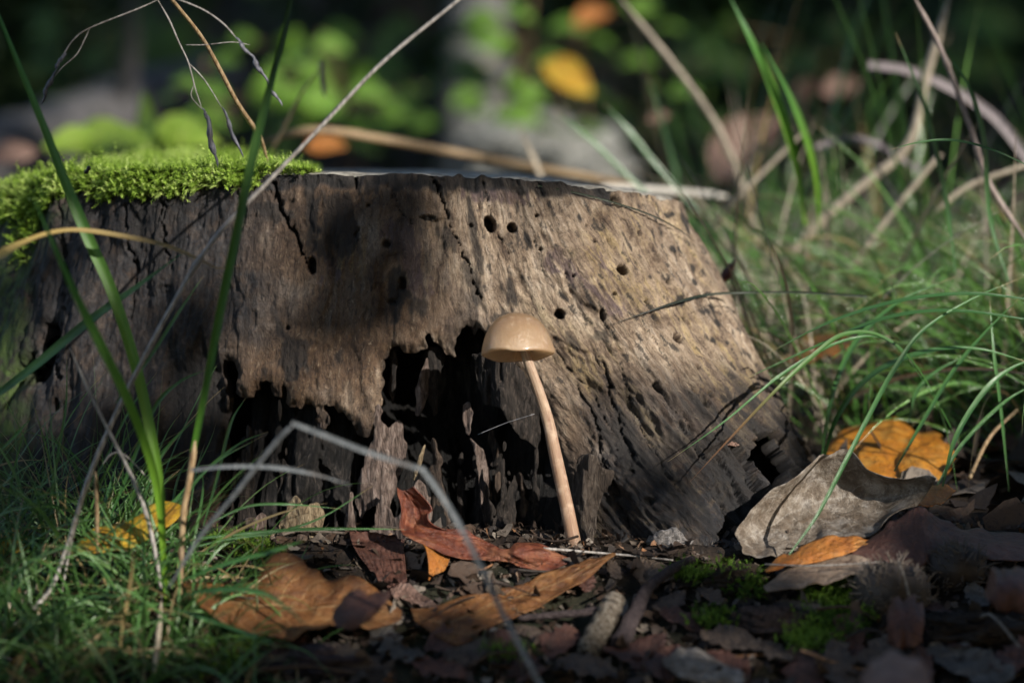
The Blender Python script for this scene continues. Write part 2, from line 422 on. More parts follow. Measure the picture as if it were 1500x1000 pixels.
# ------------------------------------------------------------------ ground
def ground_h(x, y):
    x, y = np.asarray(x, float), np.asarray(y, float)
    h = .33 * np.clip(y, -12, 0) + .15 * np.clip(y + 12, -20, 0)
    k = .03 + .125 * smooth(3, 12, x)
    yy = np.clip(y, 0, 500)
    h = h + k * 30 * (1 - np.exp(-yy / 30))
    h = h + smooth(330, 1300, y + .2 * np.abs(x)) * 420
    return h
def ground_bump(x, y):
    return .35 * fbm(x * .25, y * .25, 0, 3, 5) + .12 * fbm(x * 1.1, y * 1.1, 0, 3, 9)
def G(px, py, lift=0.0):
    """where the ground lies under a photo pixel"""
    d = np.concatenate([np.arange(-45, 60, .1), np.arange(60, 900, 1.)])
    pts = np.array([P(px, py, q) for q in d])
    under = np.nonzero(pts[:, 2] <= ground_h(pts[:, 0], pts[:, 1]) + lift)[0]
    return pts[under[0]] if len(under) else pts[-1]
def axis(lo, hi, step, far_lo, far_hi):
    a = list(np.arange(lo, hi, step)); s = step
    while a[-1] < far_hi: s *= 1.13; a.append(a[-1] + s)
    s, b = step, [lo]
    while b[-1] > far_lo: s *= 1.13; b.append(b[-1] - s)
    return np.array(b[:0:-1] + a)
gx, gy = axis(-26, 30, .3, -9000, 9000), axis(-26, 36, .3, -3000, 16000)
X, Y = np.meshgrid(gx, gy)
Z = ground_h(X, Y) + ground_bump(X, Y) + 30 * smooth(300, 900, Y) * fbm(X * .004, Y * .004, 0, 3, 3) - .15
g = mk('ground', np.stack([X, Y, Z], -1).reshape(-1, 3), gridF(len(gy), len(gx)), SOIL, origin=(0, 0, 0))
tag(g, 'dark forest soil rising to a bank behind the stump', kind='structure')

# loose litter: crumbs, flakes, scraps
def flakes(n, xr, yr, smin, smax, seed, lift=.05, tilt=.5):
    r = np.random.default_rng(seed)
    x, y = r.uniform(*xr, n), r.uniform(*yr, n)
    c = np.stack([x, y, ground_h(x, y) + ground_bump(x, y) - .1 + r.uniform(0, lift, n)], -1)
    s = smin * (smax / smin) ** r.random(n)
    k = 10; a = np.linspace(0, 2 * math.pi, k, endpoint=False)
    rad = s[:, None] * (.8 + .22 * np.sin(a[None] * 2 + r.uniform(0, 6, (n, 1))) + .16 * np.sin(a[None] * 3 + r.uniform(0, 6, (n, 1))) + r.uniform(-.14, .14, (n, k))); asp = r.uniform(.3, .9, n)
    lx, ly = rad * np.cos(a), rad * np.sin(a) * asp[:, None]
    curl = r.normal(0, .5, n)
    lz = curl[:, None] * lx ** 2 / s[:, None] + r.normal(0, .08, (n, k)) * s[:, None]
    loc = np.concatenate([np.zeros((n, 1, 3)), np.stack([lx, ly, lz], -1)], 1)
    yaw, pit, rol = r.uniform(0, 6.28, n), r.normal(0, tilt, n), r.normal(0, tilt, n)
    cy, sy, cp, sp_, cr, sr = np.cos(yaw), np.sin(yaw), np.cos(pit), np.sin(pit), np.cos(rol), np.sin(rol)
    R = np.stack([np.stack([cy * cp, cy * sp_ * sr - sy * cr, cy * sp_ * cr + sy * sr], -1), np.stack([sy * cp, sy * sp_ * sr + cy * cr, sy * sp_ * cr - cy * sr], -1), np.stack([-sp_, cp * sr, cp * cr], -1)], -2)
    V = np.einsum('nij,nkj->nki', R, loc) + c[:, None]
    i = np.arange(k); tri = np.stack([np.zeros(k, int), 1 + i, 1 + (i + 1) % k], 1)
    F = (tri[None] + (np.arange(n) * (k + 1))[:, None, None]).reshape(-1, 3)
    return V.reshape(-1, 3), F, dict(rnd=np.repeat(r.random(n), k + 1))

# ------------------------------------------------------------------ stump
STUMP = thing('tree_stump', (-7, 14, 0), 'old sawn tree stump with moss on top and a rotten jagged hollow', 'stump')
TOP = [(-21.8, 18), (-20.2, 11.2), (-15.8, 6.8), (-10, 4.7), (-4.2, 3.9), (.8, 4.2), (4.4, 5.6), (6.3, 8.6), (6.9, 12.5), (4.2, 20), (-3, 26), (-12, 28.5), (-19, 25)]
BOT = [(-27, 18), (-24.2, 9.6), (-18.2, 5.0), (-10.8, 2.9), (-4.4, 2.5), (1.4, 2.3), (6.6, .8), (11.2, 2.6), (13.4, 9.5), (9.5, 22), (-2, 30), (-13, 33), (-23, 28)]
ts, bs = spline(TOP, 6000, True), spline(BOT, 6000, True)
ms = (ts + bs) * .5
arc = np.concatenate([[0], np.cumsum(np.linalg.norm(np.diff(ms, axis=0), axis=1))])
i_front = int(6000 * 8.7 / 13)                      # columns 0..i_front face the camera
cols, last = [], -9
for i in range(6000):
    st = .052 if i < i_front else .7
    if arc[i] - last >= st: cols.append(i); last = arc[i]
cols = np.array(cols)
def ztop(x): return 13.45 - .0094 * np.maximum(x + 4, 0) ** 2 - .012 * np.maximum(-13 - x, 0) ** 2
def stump_surface(cols, zs):
    """bare wall of the stump: rows by height share, columns round it"""
    t, b = ts[cols], bs[cols]
    zt = ztop(t[:, 0])
    s = zs[:, None]
    w = np.sign(s) * np.abs(s) ** .92
    Zw = s * zt[None]
    XY = b[None] + (t - b)[None] * w[..., None]
    return np.concatenate([XY, Zw[..., None]], -1)
zs = np.linspace(-.14, 1.0, 300)
S0 = stump_surface(cols, zs)
nr, nc = S0.shape[:2]
du = np.roll(S0, -1, 1) - np.roll(S0, 1, 1); dv = np.gradient(S0, axis=0)
Nn = np.cross(du, dv); Nn /= np.linalg.norm(Nn, axis=2)[..., None]
if Nn[nr // 2, nc // 3, 1] > 0: Nn = -Nn
px, py = proj(S0.reshape(-1, 3)); px, py = px.reshape(nr, nc), py.reshape(nr, nc)
gz = S0[..., 2]
gt = np.broadcast_to(arc[cols][None], (nr, nc)) + .55 * smooth(560, 860, px) * (gz - 7)   # the grain leans with the root flare
front = np.broadcast_to((cols < i_front)[None], (nr, nc))
CRACKS = [  # photo polyline, half width px, depth cm
    ([(400, 262), (408, 300), (425, 335), (440, 372), (456, 400)], 4.0, .55),
    ([(633, 258), (647, 295), (662, 335), (678, 372), (694, 410), (706, 440)], 2.6, .40),
    ([(706, 262), (716, 300), (726, 340), (744, 372)], 2.0, .3),
    ([(519, 256), (521, 280)], 3, .3), ([(573, 270), (580, 300), (600, 330)], 1.6, .15),
    ([(233, 268), (238, 330), (246, 400)], 3.0, .4), ([(90, 300), (96, 420), (84, 560)], 4, .4), ([(182, 300), (190, 380), (188, 470)], 4, .3),
    ([(520, 335), (523, 352)], 3, .2), ([(958, 560), (985, 600), (1012, 640), (1030, 668)], 4.0, .5), ([(905, 530), (925, 590), (958, 660), (990, 720)], 2.6, .3),
    ([(880, 520), (892, 570), (915, 640), (930, 700)], 3.5, .45), ([(935, 450), (960, 500), (985, 548)], 1.6, .15), ([(780, 480), (830, 530), (880, 600), (905, 660)], 3, .35),
    ([(1000, 610), (1040, 680), (1075, 745)], 3.0, .35), ([(1046, 640), (1075, 690), (1100, 740)], 4.0, .5), ([(846, 560), (868, 620), (890, 690), (915, 770)], 4.0, .5)]
HOLES = [(718, 327, 8, 12, .9), (751, 333, 6.5, 8, .8), (914, 393, 7.5, 8.5, .9), (820, 459, 7.5, 7.5, .9), (995, 494, 7, 7.5, .9), (906, 292, 6, 9, .6), (455, 388, 7, 13, .7),
         (590, 415, 6, 10, .5), (567, 357, 7, 6, .3), (792, 365, 2.5, 2.5, .3), (882, 462, 4, 10, .3), (626, 319, 12, 4, .25), (952, 735, 8, 6, .3), (1036, 590, 5, 5, .3), (1044, 575, 4, 4, .3), (420, 480, 4, 4, .2), (574, 442, 7, 4, .2), (940, 340, 3, 3.5, .4), (968, 372, 3, 4, .4), (872, 352, 2.5, 3, .35), (900, 430, 2.5, 2.5, .35), (950, 440, 3, 3.5, .4), (1010, 462, 3, 3, .4), (860, 330, 2.5, 3, .3), (985, 410, 2.5, 3, .35), (840, 405, 2.5, 2.5, .3), (1024, 536, 3, 3.5, .4), (786, 316, 3, 3, .35), (690, 330, 2.5, 3, .3), (540, 300, 2.5, 3, .3)]
SPOTS = [(1005, 318, 6, 26), (992, 363, 4, 7), (1003, 364, 4, 7), (997, 379, 3, 4), (1022, 388, 5, 8), (1005, 394, 3, 4), (1024, 409, 3, 5), (1002, 436, 7, 12), (1040, 452, 8, 6), (1052, 452, 4, 16), (1058, 470, 4, 10),
         (1044, 426, 3, 4), (1052, 494, 5, 9), (1068, 500, 2.5, 5), (826, 434, 7, 9), (848, 318, 5, 8), (655, 350, 16, 24), (690, 400, 12, 24), (700, 440, 10, 18), (840, 500, 10, 14), (880, 492, 12, 10), (772, 345, 5, 16), (985, 312, 8, 4),
         (395, 310, 30, 16), (610, 450, 16, 18), (595, 430, 8, 10), (1070, 640, 30, 22), (1035, 650, 14, 26), (740, 465, 24, 10), (560, 600, 5, 5)]
HOLLOW = [(322, 520), (337, 525), (345, 545), (339, 577), (355, 581), (370, 572), (382, 556), (392, 555), (400, 580), (407, 583), (409, 562), (416, 557), (422, 568), (417, 582), (414, 592), (430, 595), (450, 588), (461, 597),
          (463, 620), (470, 626), (479, 619), (474, 600), (475, 588), (485, 592), (494, 602), (505, 605), (514, 616), (520, 636), (534, 640), (549, 634), (553, 600), (556, 575), (557, 545), (560, 525), (572, 508), (588, 504), (594, 516), (610, 512), (623, 512), (626, 488), (631, 485), (636, 502),
          (650, 513), (663, 523), (671, 500), (679, 480), (687, 474), (694, 486), (706, 476), (722, 498), (742, 522), (762, 545), (770, 580), (782, 630), (800, 690), (818, 750), (832, 850), (830, 960), (318, 960), (306, 800), (322, 700), (310, 620), (326, 580), (318, 545)]
HOLE2 = [(1099, 672), (1107, 641), (1113, 624), (1134, 632), (1143, 650), (1160, 684), (1150, 712), (1131, 722), (1114, 706)]
HOLE3 = [(1155, 644), (1170, 641), (1186, 656), (1200, 676), (1190, 686), (1174, 676)]
jx = px + 5.0 * vnoise(gt * 5, gz * 3, 0, 40) + 2.5 * vnoise(gt * 14, gz * 8, 0, 41)
jy = py + 4.0 * vnoise(gt * 7, gz * 3, 0, 42) + 3.0 * vnoise(gt * 17, gz * 6, 0, 43)
hollow = (inpoly(jx, jy, HOLLOW) | inpoly(jx, jy, HOLE2) | inpoly(jx, jy, HOLE3)) & front
left_holes = front & (py > 470) & (px < 240) & (fbm(gt * .55, gz * .22, 0, 4, 77) > .33)
hollow |= left_holes
rough_r = smooth(800, 860, px - .25 * (py - 520)) * smooth(500, 600, py) * front
def blur2(a, k):
    a = a.astype(float)
    for ax in (0, 1):
        c = np.cumsum(np.pad(a, [(k + 1, k) if i == ax else (0, 0) for i in (0, 1)], mode='edge'), axis=ax)
        a = (np.take(c, np.arange(2 * k + 1, c.shape[ax]), ax) - np.take(c, np.arange(0, c.shape[ax] - 2 * k - 1), ax)) / (2 * k + 1)
    return a
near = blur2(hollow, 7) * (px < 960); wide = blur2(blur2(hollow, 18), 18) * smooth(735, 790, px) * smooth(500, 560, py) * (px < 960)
disp = -.42 * smooth(.08, .8, near) * (1 + .8 * fbm(gt * 5, gz * 2, 0, 3, 44)) - 2.2 * smooth(.05, .75, wide) + .30 * fbm(gt * .22, gz * .11, 0, 3, 1) + .10 * fbm(gt * .9, gz * .30, 0, 3, 2)
rid = 1 - np.abs(fbm(gt * 2.4, gz * .22, 0, 3, 6))
disp += .08 * (rid - .8) + .036 * fbm(gt * 5, gz * 1.1, 0, 4, 3, .6) + .030 * fbm(gt * 13, gz * 5, 0, 2, 4)
fib = fbm(gt * 4, gz * 1.2, 0, 3, 7); disp -= .05 * smooth(.30, .44, fib)
disp += rough_r * (.34 * fbm(gt * .9, gz * .22, 0, 3, 21) + .26 * fbm(gt * 2.6, gz * .7, 0, 4, 22, .6) + .10 * fbm(gt * 7, gz * 2.5, 0, 3, 23))
step = fbm(gt * .8, gz * .25, 0, 3, 31)                    # flaked-off plates
disp -= .10 * smooth(.12, .16, step) + .07 * smooth(.30, .33, step)
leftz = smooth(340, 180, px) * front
disp += leftz * (.45 * fbm(gt * .8, gz * .25, 0, 4, 51))
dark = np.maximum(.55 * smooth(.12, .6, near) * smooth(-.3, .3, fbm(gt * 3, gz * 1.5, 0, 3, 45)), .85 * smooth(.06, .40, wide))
warp = 5.0 * vnoise(gt * 3, gz * 1.3, 0, 61) + 3.0 * vnoise(gt * 9, gz * 5, 0, 62)
crw = .75 + .6 * vnoise(gt * 2, gz * 3, 0, 63)
for pts, w, dep in CRACKS:
    d, a = dline(px + warp, py, pts)
    ww = np.maximum(w * (1 - .6 * a) * crw * (.62 if pts[0][0] > 760 else .85), .6)
    dep = dep * (.55 if pts[0][0] > 760 else 1.0)
    k = np.exp(-(d / ww) ** 2) * front
    disp -= dep * k; dark = np.maximum(dark, .95 * smooth(.25, .8, k))
for hx, hy, rx, ry, dep in HOLES:
    ang = .35 if hx > 640 else .1
    ax, ay = (px - hx) * math.cos(ang) - (py - hy) * math.sin(ang) * .6, (py - hy)
    q = np.hypot(ax / rx, ay / ry) + .12 * vnoise(gt * 6, gz * 6, 0, 71)
    k = (1 - smooth(.75, 1.05, q)) * front
    disp -= dep * k; dark = np.maximum(dark, .9 * (1 - smooth(.7, 1.02, q)))
# a small wedge of bark still stuck on
q = np.hypot((px - 634) / 20, (py - 316) / 8); disp += .22 * (1 - smooth(.6, 1, q)) * front
stn = np.zeros_like(px)
for sx, sy, rx, ry in SPOTS:
    q = np.hypot((px - sx - .35 * (py - sy)) / rx, (py - sy) / ry) + .45 * vnoise(gt * 5, gz * 3, 0, 81)
    stn = np.maximum(stn, (1 - smooth(.6, 1.1, q)) * (.92 if rx < 9 else .72))
stn = np.maximum(stn, .85 * smooth(.1, .5, fbm(gt * .9, gz * .5, 0, 4, 91)) * smooth(1030, 1080, px) * smooth(600, 660, py))
dark = np.maximum(dark, stn * front)
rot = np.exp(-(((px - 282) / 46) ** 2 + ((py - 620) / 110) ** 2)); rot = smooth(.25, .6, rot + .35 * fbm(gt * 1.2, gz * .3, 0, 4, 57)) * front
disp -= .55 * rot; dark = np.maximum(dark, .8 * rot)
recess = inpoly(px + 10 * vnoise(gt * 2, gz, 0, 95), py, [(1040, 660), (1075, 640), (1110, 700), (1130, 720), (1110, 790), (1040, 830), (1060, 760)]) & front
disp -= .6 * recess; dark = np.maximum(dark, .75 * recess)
rimband = smooth(.955, .972, np.broadcast_to(zs[:, None], px.shape) + .012 * vnoise(gt * 2, gz * 0, 0, 13)) * (px < 900) * front  # shadow under the rim lip, put into the colour as a dark band
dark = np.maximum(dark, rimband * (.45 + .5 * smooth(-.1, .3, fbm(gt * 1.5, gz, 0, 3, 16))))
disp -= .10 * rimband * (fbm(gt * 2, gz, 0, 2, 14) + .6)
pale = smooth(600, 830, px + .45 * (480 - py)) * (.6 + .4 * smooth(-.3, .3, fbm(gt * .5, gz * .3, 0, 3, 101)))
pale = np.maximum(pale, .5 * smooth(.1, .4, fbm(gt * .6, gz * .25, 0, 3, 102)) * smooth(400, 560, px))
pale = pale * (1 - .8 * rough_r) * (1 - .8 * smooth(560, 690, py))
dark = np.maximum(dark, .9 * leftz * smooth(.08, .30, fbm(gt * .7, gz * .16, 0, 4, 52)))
dark = np.maximum(dark, .85 * rough_r * smooth(.0, .30, fbm(gt * 1.2, gz * .3, 0, 4, 53)))
dark = np.maximum(dark, .8 * smooth(.30, .42, fbm(gt * 1.0, gz * .45, 0, 4, 54)) * (px > 380) * (px < 760) * front)
dark = np.maximum(dark, .8 * smooth(.40, .50, fbm(gt * 4.0, gz * 2.6, 0, 3, 55)) * (px >= 700) * front)
yel = smooth(.0, .35, fbm(gt * .45, gz * .3, 0, 3, 111)) * smooth(720, 860, px)
yel = np.maximum(yel, .8 * np.exp(-(((px - 515) / 28) ** 2 + ((py - 375) / 30) ** 2)))
yel = np.maximum(yel, .9 * smooth(980, 1060, px) * smooth(500, 560, py))
purp = np.zeros_like(px)
for pts, w in (([(815, 372), (850, 415), (893, 455)], 11), ([(884, 372), (900, 400)], 6), ([(580, 340), (600, 380), (620, 420)], 20), ([(690, 280), (760, 290)], 14), ([(470, 380), (480, 410)], 10)):
    d, a = dline(px + 4 * warp, py, pts); purp = np.maximum(purp, 1 - smooth(.55, 1.1, d / w + .3 * vnoise(gt * 4, gz * 2, 0, 121)))
grey = np.clip(1.0 * smooth(450, 290, px + .35 * (py - 400)) + .55 * smooth(.1, .45, fbm(gt * .35, gz * .35, 0, 3, 131)) * (px < 700) + .8 * rimband + .6 * smooth(640, 740, py) * (px > 800) + .75 * rough_r, 0, 1) * front  # left flank's shade put into the colour, on top of stained grey wood
green = np.clip(1.1 * smooth(60, 5, px) * smooth(300, 380, py) + .9 * smooth(120, 30, px + .6 * (py - 330)), 0, 1)
Vs = S0 + Nn * disp[..., None]
Vs[-1, :, 2] += .12 * fbm(gt[-1] * 1.3, 0, 0, 3, 15)
keep = ~(hollow[:-1, :] & hollow[1:, :] & np.roll(hollow, -1, 1)[:-1] & np.roll(hollow, -1, 1)[1:])
F = gridF(nr, nc, True); kf = keep.ravel(); Fk = F[kf]
# ragged wall of the broken edge: pull the rim of the hole inwards
kg = keep
vv = Vs.reshape(-1, 3); nn = Nn.reshape(-1, 3)
he, wall = [], []
up = np.zeros_like(kg); up[:-1] = kg[1:]; dn = np.zeros_like(kg); dn[1:] = kg[:-1]
rt, lt = np.roll(kg, -1, 1), np.roll(kg, 1, 1)
R_, C_ = np.meshgrid(np.arange(nr - 1), np.arange(nc), indexing='ij'); C2 = (C_ + 1) % nc
def edges(mask, a, b): he.append(np.stack([a[mask], b[mask]], 1))
edges(kg & ~up & (R_ < nr - 2), (R_ + 1) * nc + C2, (R_ + 1) * nc + C_)
edges(kg & ~dn & (R_ > 0), R_ * nc + C_, R_ * nc + C2)
edges(kg & ~rt, R_ * nc + C2, (R_ + 1) * nc + C2)
edges(kg & ~lt, (R_ + 1) * nc + C_, R_ * nc + C_)
E = np.vstack(he)
vv = smooth_rim(vv.copy(), E)
uniq, inv = np.unique(E, return_inverse=True); inv = inv.reshape(E.shape)
thick = .62 + .3 * vnoise(gt.ravel()[uniq] * 2, gz.ravel()[uniq] * 2, 0, 141)
inner = vv[uniq] - nn[uniq] * thick[:, None]
n0 = len(vv)
WF = np.stack([E[:, 1], E[:, 0], n0 + inv[:, 0], n0 + inv[:, 1]], 1)
flat = lambda a: np.concatenate([np.asarray(a, float).ravel(), np.asarray(a, float).ravel()[uniq]])
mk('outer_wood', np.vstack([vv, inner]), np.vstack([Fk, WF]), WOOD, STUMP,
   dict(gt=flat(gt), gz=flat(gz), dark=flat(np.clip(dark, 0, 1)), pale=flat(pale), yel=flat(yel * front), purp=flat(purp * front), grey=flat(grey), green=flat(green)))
# rotten heart seen through the hollow
cc = cols[::2]; cc = cc[cc < i_front + 300]
zc = np.linspace(-.14, .93, 190)
K0 = stump_surface(cc, zc); kx, ky = proj(K0.reshape(-1, 3)); kx, ky = kx.reshape(K0.shape[:2]), ky.reshape(K0.shape[:2])
ka = np.broadcast_to(arc[cc][None], kx.shape); kz = K0[..., 2]
ins = 1.1 + .7 * (fbm(ka * .35, kz * .16, 0, 3, 151) + .3) + .45 * fbm(ka * 1.3, kz * .35, 0, 4, 152)
pit = np.exp(-(((kx - 640) / 85) ** 2 + ((ky - 560) / 85) ** 2)) * 4.5 + np.exp(-(((kx - 760) / 60) ** 2 + ((ky - 690) / 110) ** 2)) * 1.4 + np.exp(-(((kx - 1125) / 30) ** 2 + ((ky - 670) / 45) ** 2)) * 3 + np.exp(-(((kx - 285) / 40) ** 2 + ((ky - 620) / 90) ** 2)) * 3.0
ins = ins + .45 * fbm(ka * 2.6, kz * .6, 0, 4, 153, .6) + .5 * smooth(.05, .12, fbm(ka * 1.1, kz * .2, 0, 3, 155)) + .35 * (1 - 2 * np.abs(fbm(ka * 1.8, kz * .25, 0, 3, 154))) + pit - 1.0 * np.exp(-(((kx - 430) / 110) ** 2 + ((ky - 730) / 80) ** 2))
ctr = np.array([-7, 16.])
dirc = ctr - K0[..., :2]; dirc /= np.linalg.norm(dirc, axis=2)[..., None]
K0[..., :2] += dirc * np.maximum(ins, .45)[..., None]
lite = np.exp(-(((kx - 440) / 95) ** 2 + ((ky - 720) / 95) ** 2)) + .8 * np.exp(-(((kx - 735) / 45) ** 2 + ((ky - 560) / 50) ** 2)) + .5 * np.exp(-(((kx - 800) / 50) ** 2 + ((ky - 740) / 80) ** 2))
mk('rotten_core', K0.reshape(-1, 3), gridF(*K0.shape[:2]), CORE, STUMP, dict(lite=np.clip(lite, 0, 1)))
# sawn top
rad = np.linspace(0, 1, 46)[:, None, None]
tc = cols[::4]
rim = Vs[-1][::4]
cxy = np.array([-7.5, 15.5])
TP = cxy + (rim[None, :, :2] - cxy) * rad
Tz = ztop(TP[..., 0]) + .10 * fbm(TP[..., 0] * .6, TP[..., 1] * .6, 0, 4, 161) + .05 * np.sin(TP[..., 1] * 3 + TP[..., 0]) - .02
Tz[-1] = rim[:, 2]
mk('sawn_top', np.concatenate([TP, Tz[..., None]], -1).reshape(-1, 3), gridF(46, len(tc), True), TOPM, STUMP)

def patch(name, poly, depth, mat, parent=STUMP, thick=.3, step=.05, amp=.12, jag=3.0, seed=0, lean=0.0, label=None):
    """a torn slab of wood: outline from the photo, own distance, thickness, torn edges"""
    poly = np.asarray(poly, float)
    x0, y0 = poly.min(0) - 4; x1, y1 = poly.max(0) + 4
    dmean = depth
    s = step * FPX / (dmean - CAM[1])
    gx_, gy_ = np.arange(x0, x1, s), np.arange(y0, y1, s)
    X, Y = np.meshgrid(gx_, gy_)
    w = P(750, 0, dmean); sc = (dmean - CAM[1]) / FPX
    cx_, cy_ = X * sc, Y * sc
    inside = inpoly(X + jag * vnoise(cx_ * 9, cy_ * 3, 0, seed + 1), Y + jag * vnoise(cx_ * 11, cy_ * 3, 0, seed + 2), poly)
    D = dmean + amp * (fbm(cx_ * 1.6, cy_ * .5, 0, 3, seed + 3) * 2 + .6 * fbm(cx_ * 6, cy_ * 1.2, 0, 3, seed + 4)) + lean * (Y - poly[:, 1].mean()) * sc + 1.2 * amp * np.cos((X - x0) / (x1 - x0) * math.pi * 2)
    pts = PP(np.stack([X.ravel(), Y.ravel(), D.ravel()], 1))
    F = gridF(*X.shape); f = inside.ravel()[F].sum(1) >= 3; F = F[f]
    used = np.unique(F); mp = -np.ones(len(pts), int); mp[used] = np.arange(len(used)); F = mp[F]; A = pts[used]
    B = A + np.array([0, thick, 0]); n = len(A)
    e = np.vstack([F[:, [0, 1]], F[:, [1, 2]], F[:, [2, 3]], F[:, [3, 0]]])
    key = np.sort(e, 1); _, idx, cnt = np.unique(key, axis=0, return_index=True, return_counts=True)
    be = e[idx[cnt == 1]]
    A = smooth_rim(A, be); B = A + np.array([0, thick, 0])
    W = np.stack([be[:, 1], be[:, 0], be[:, 0] + n, be[:, 1] + n], 1)
    ob = mk(name, np.vstack([A, B]), np.vstack([F, F[:, ::-1] + n, W]), mat, parent)
    if label: ob['label'] = label
    return ob
patch('wood_post', [(548, 590), (556, 590), (562, 620), (572, 628), (583, 612), (590, 616), (592, 640), (596, 668), (584, 700), (578, 730), (562, 760), (548, 738), (528, 760), (520, 740), (528, 690), (545, 640)], 3.3, FLAKE, amp=.12, seed=1)
patch('wood_sliver', [(626, 508), (629, 540), (628, 580), (620, 600), (610, 612), (606, 600), (611, 585), (606, 575), (614, 552), (622, 530)], 3.6, FLAKE, thick=.15, jag=1.5, seed=20)
patch('wood_sliver', [(676, 592), (690, 588), (694, 605), (688, 640), (706, 655), (717, 690), (724, 770), (708, 770), (700, 690), (690, 650), (680, 632)], 3.6, FLAKE, thick=.15, jag=2, seed=40)
patch('wood_sliver', [(622, 648), (625, 652), (618, 680), (606, 706), (602, 704), (610, 676)], 2.6, FLAKEY, thick=.12, jag=.6, seed=50)
patch('hanging_splinter', [(405, 583), (412, 585), (413, 606), (410, 622), (407, 606)], 3.8, FLAKED, thick=.15, jag=.8, seed=60)
patch('hanging_splinter', [(463, 598), (474, 600), (478, 612), (480, 622), (470, 628), (463, 624)], 3.9, FLAKE, thick=.2, jag=1.5, seed=70)
patch('upright_splinter', [(356, 822), (358, 776), (352, 766), (362, 756), (372, 760), (380, 750), (391, 756), (390, 790), (384, 822)], 2.0, FLAKE, jag=3, seed=80)
patch('upright_splinter', [(408, 840), (410, 770), (420, 740), (432, 726), (446, 742), (462, 736), (475, 746), (474, 800), (470, 850)], 1.9, FLAKEY, jag=3, seed=90)
patch('upright_splinter', [(500, 800), (506, 744), (512, 716), (520, 724), (518, 752), (524, 790), (518, 820)], 2.6, FLAKE, jag=2, seed=100)
patch('upright_splinter', [(545, 800), (546, 760), (560, 720), (566, 740), (578, 760), (600, 728), (612, 700), (630, 724), (634, 760), (620, 800)], 2.6, FLAKE, jag=3, seed=110)
patch('upright_splinter', [(482, 830), (486, 780), (494, 758), (500, 790), (500, 835)], 2.2, FLAKED, jag=2, seed=115)
patch('bark_flake', [(836, 800), (832, 740), (838, 690), (850, 668), (862, 662), (876, 666), (880, 684), (900, 686), (898, 704), (884, 724), (874, 760), (870, 810), (850, 830)], 1.4, mat_flake('lichen_grey_bark', (.025, .018, .014), (.065, .048, .037), (.13, .105, .085)), amp=.25, thick=.25, seed=120)
patch('inner_ledge', [(690, 520), (730, 515), (770, 545), (790, 600), (792, 660), (760, 640), (735, 600), (705, 590)], 3.2, FLAKED, amp=.3, thick=.4, seed=130)
patch('inner_ledge', [(720, 560), (740, 556), (748, 580), (742, 596), (728, 590)], 3.0, FLAKE, amp=.15, thick=.2, seed=135)
patch('lichen_crust', [(944, 796), (960, 780), (990, 772), (1010, 790), (1036, 800), (1034, 815), (1005, 836), (985, 842), (966, 820), (950, 812)], .3, mat_flake('pale_grey_crust', (.10, .09, .085), (.24, .22, .21), (.40, .37, .36), 1), amp=.2, thick=.2, seed=140)

_r = np.random.default_rng(77)
for i in range(26):                                     # ragged fibres left standing or hanging in the hollow
    fx = _r.uniform(310, 850); hang = _r.random() < .4 and 560 < fx < 700
    y0_, y1_ = (_r.uniform(495, 520), _r.uniform(540, 620)) if hang else (_r.uniform(610, 740), 850)
    w_ = _r.uniform(6, 20); lean_ = _r.normal(0, 10)
    top_, bot_ = (w_, w_ * .2) if hang else (w_ * .3, w_ * 1.2)
    ym = (y0_ + y1_) / 2
    patch('wood_fibre', [(fx - top_ + lean_, y0_), (fx + lean_, y0_ - _r.uniform(0, 14)), (fx + top_ + lean_, y0_ + _r.uniform(0, 10)), (fx + w_ * .7, ym), (fx + bot_, y1_), (fx - bot_, y1_), (fx - w_ * .8, ym + 8)],
          _r.uniform(3.2, 4.6), FLAKED if _r.random() < .8 else FLAKEB, amp=.18, thick=.2, step=.08, jag=5, seed=300 + i * 5)

# ------------------------------------------------------------------ mushroom
MUSH = thing('mushroom', P(840, 806, 0), 'tan mushroom with domed cap on a tall slender leaning stem', 'mushroom')
scp = 1 / (FPX / 87.0)
capc = P(758, 519, 0)
tilt = math.radians(15)
na, npf = 128, 40
prof = spline([(.0, 1.50), (.38, 1.455), (.78, 1.25), (1.08, .86), (1.25, .38), (1.315, .06), (1.30, -.01), (1.265, -.035), (1.235, .0)], npf)
prof[:, 0] = np.maximum(prof[:, 0], 0)
th = np.linspace(0, 2 * math.pi, na, endpoint=False)
def cap_pt(r, h, t):
    wob = 1 + .025 * np.sin(2 * t + .6) + .018 * np.sin(3 * t + 2) + .008 * np.sin(7 * t)
    lop = .05 * np.cos(t - 2.6) * (np.asarray(h) / 1.4) ; lum = .022 * vnoise(np.cos(t) * 1.7 * np.asarray(r) + 3, np.sin(t) * 1.7 * np.asarray(r), np.asarray(h) * 1.5, 8)
    x, y, z = r * (wob + lum) * np.cos(t) + lop, r * (wob + lum) * np.sin(t), h + lum + (.03 * np.sin(2 * t + 1.2) + .02 * np.sin(5 * t)) * (np.asarray(r) / 1.3) ** 3
    y2, z2 = y * math.cos(tilt) - z * math.sin(tilt) * -1, z * math.cos(tilt) - y * math.sin(tilt)
    x2, z3 = x * math.cos(.03) - z2 * math.sin(.03), z2 * math.cos(.03) + x * math.sin(.03)
    return np.stack([x2, y2, z3], -1) + capc
r_, t_ = np.meshgrid(prof[:, 0], th, indexing='ij'); h_ = np.repeat(prof[:, 1][:, None], na, 1)
V = cap_pt(r_ * 1.0, h_, t_).reshape(-1, 3)
lv = np.repeat(np.linspace(0, 1, npf)[:, None], na, 1).ravel(); lu = np.tile(np.abs(th / (2 * math.pi) - .5) * 2, npf)
CAPO = mk('cap', V, gridF(npf, na, True), mat_cap(), MUSH, dict(lu=lu, lv=lv))
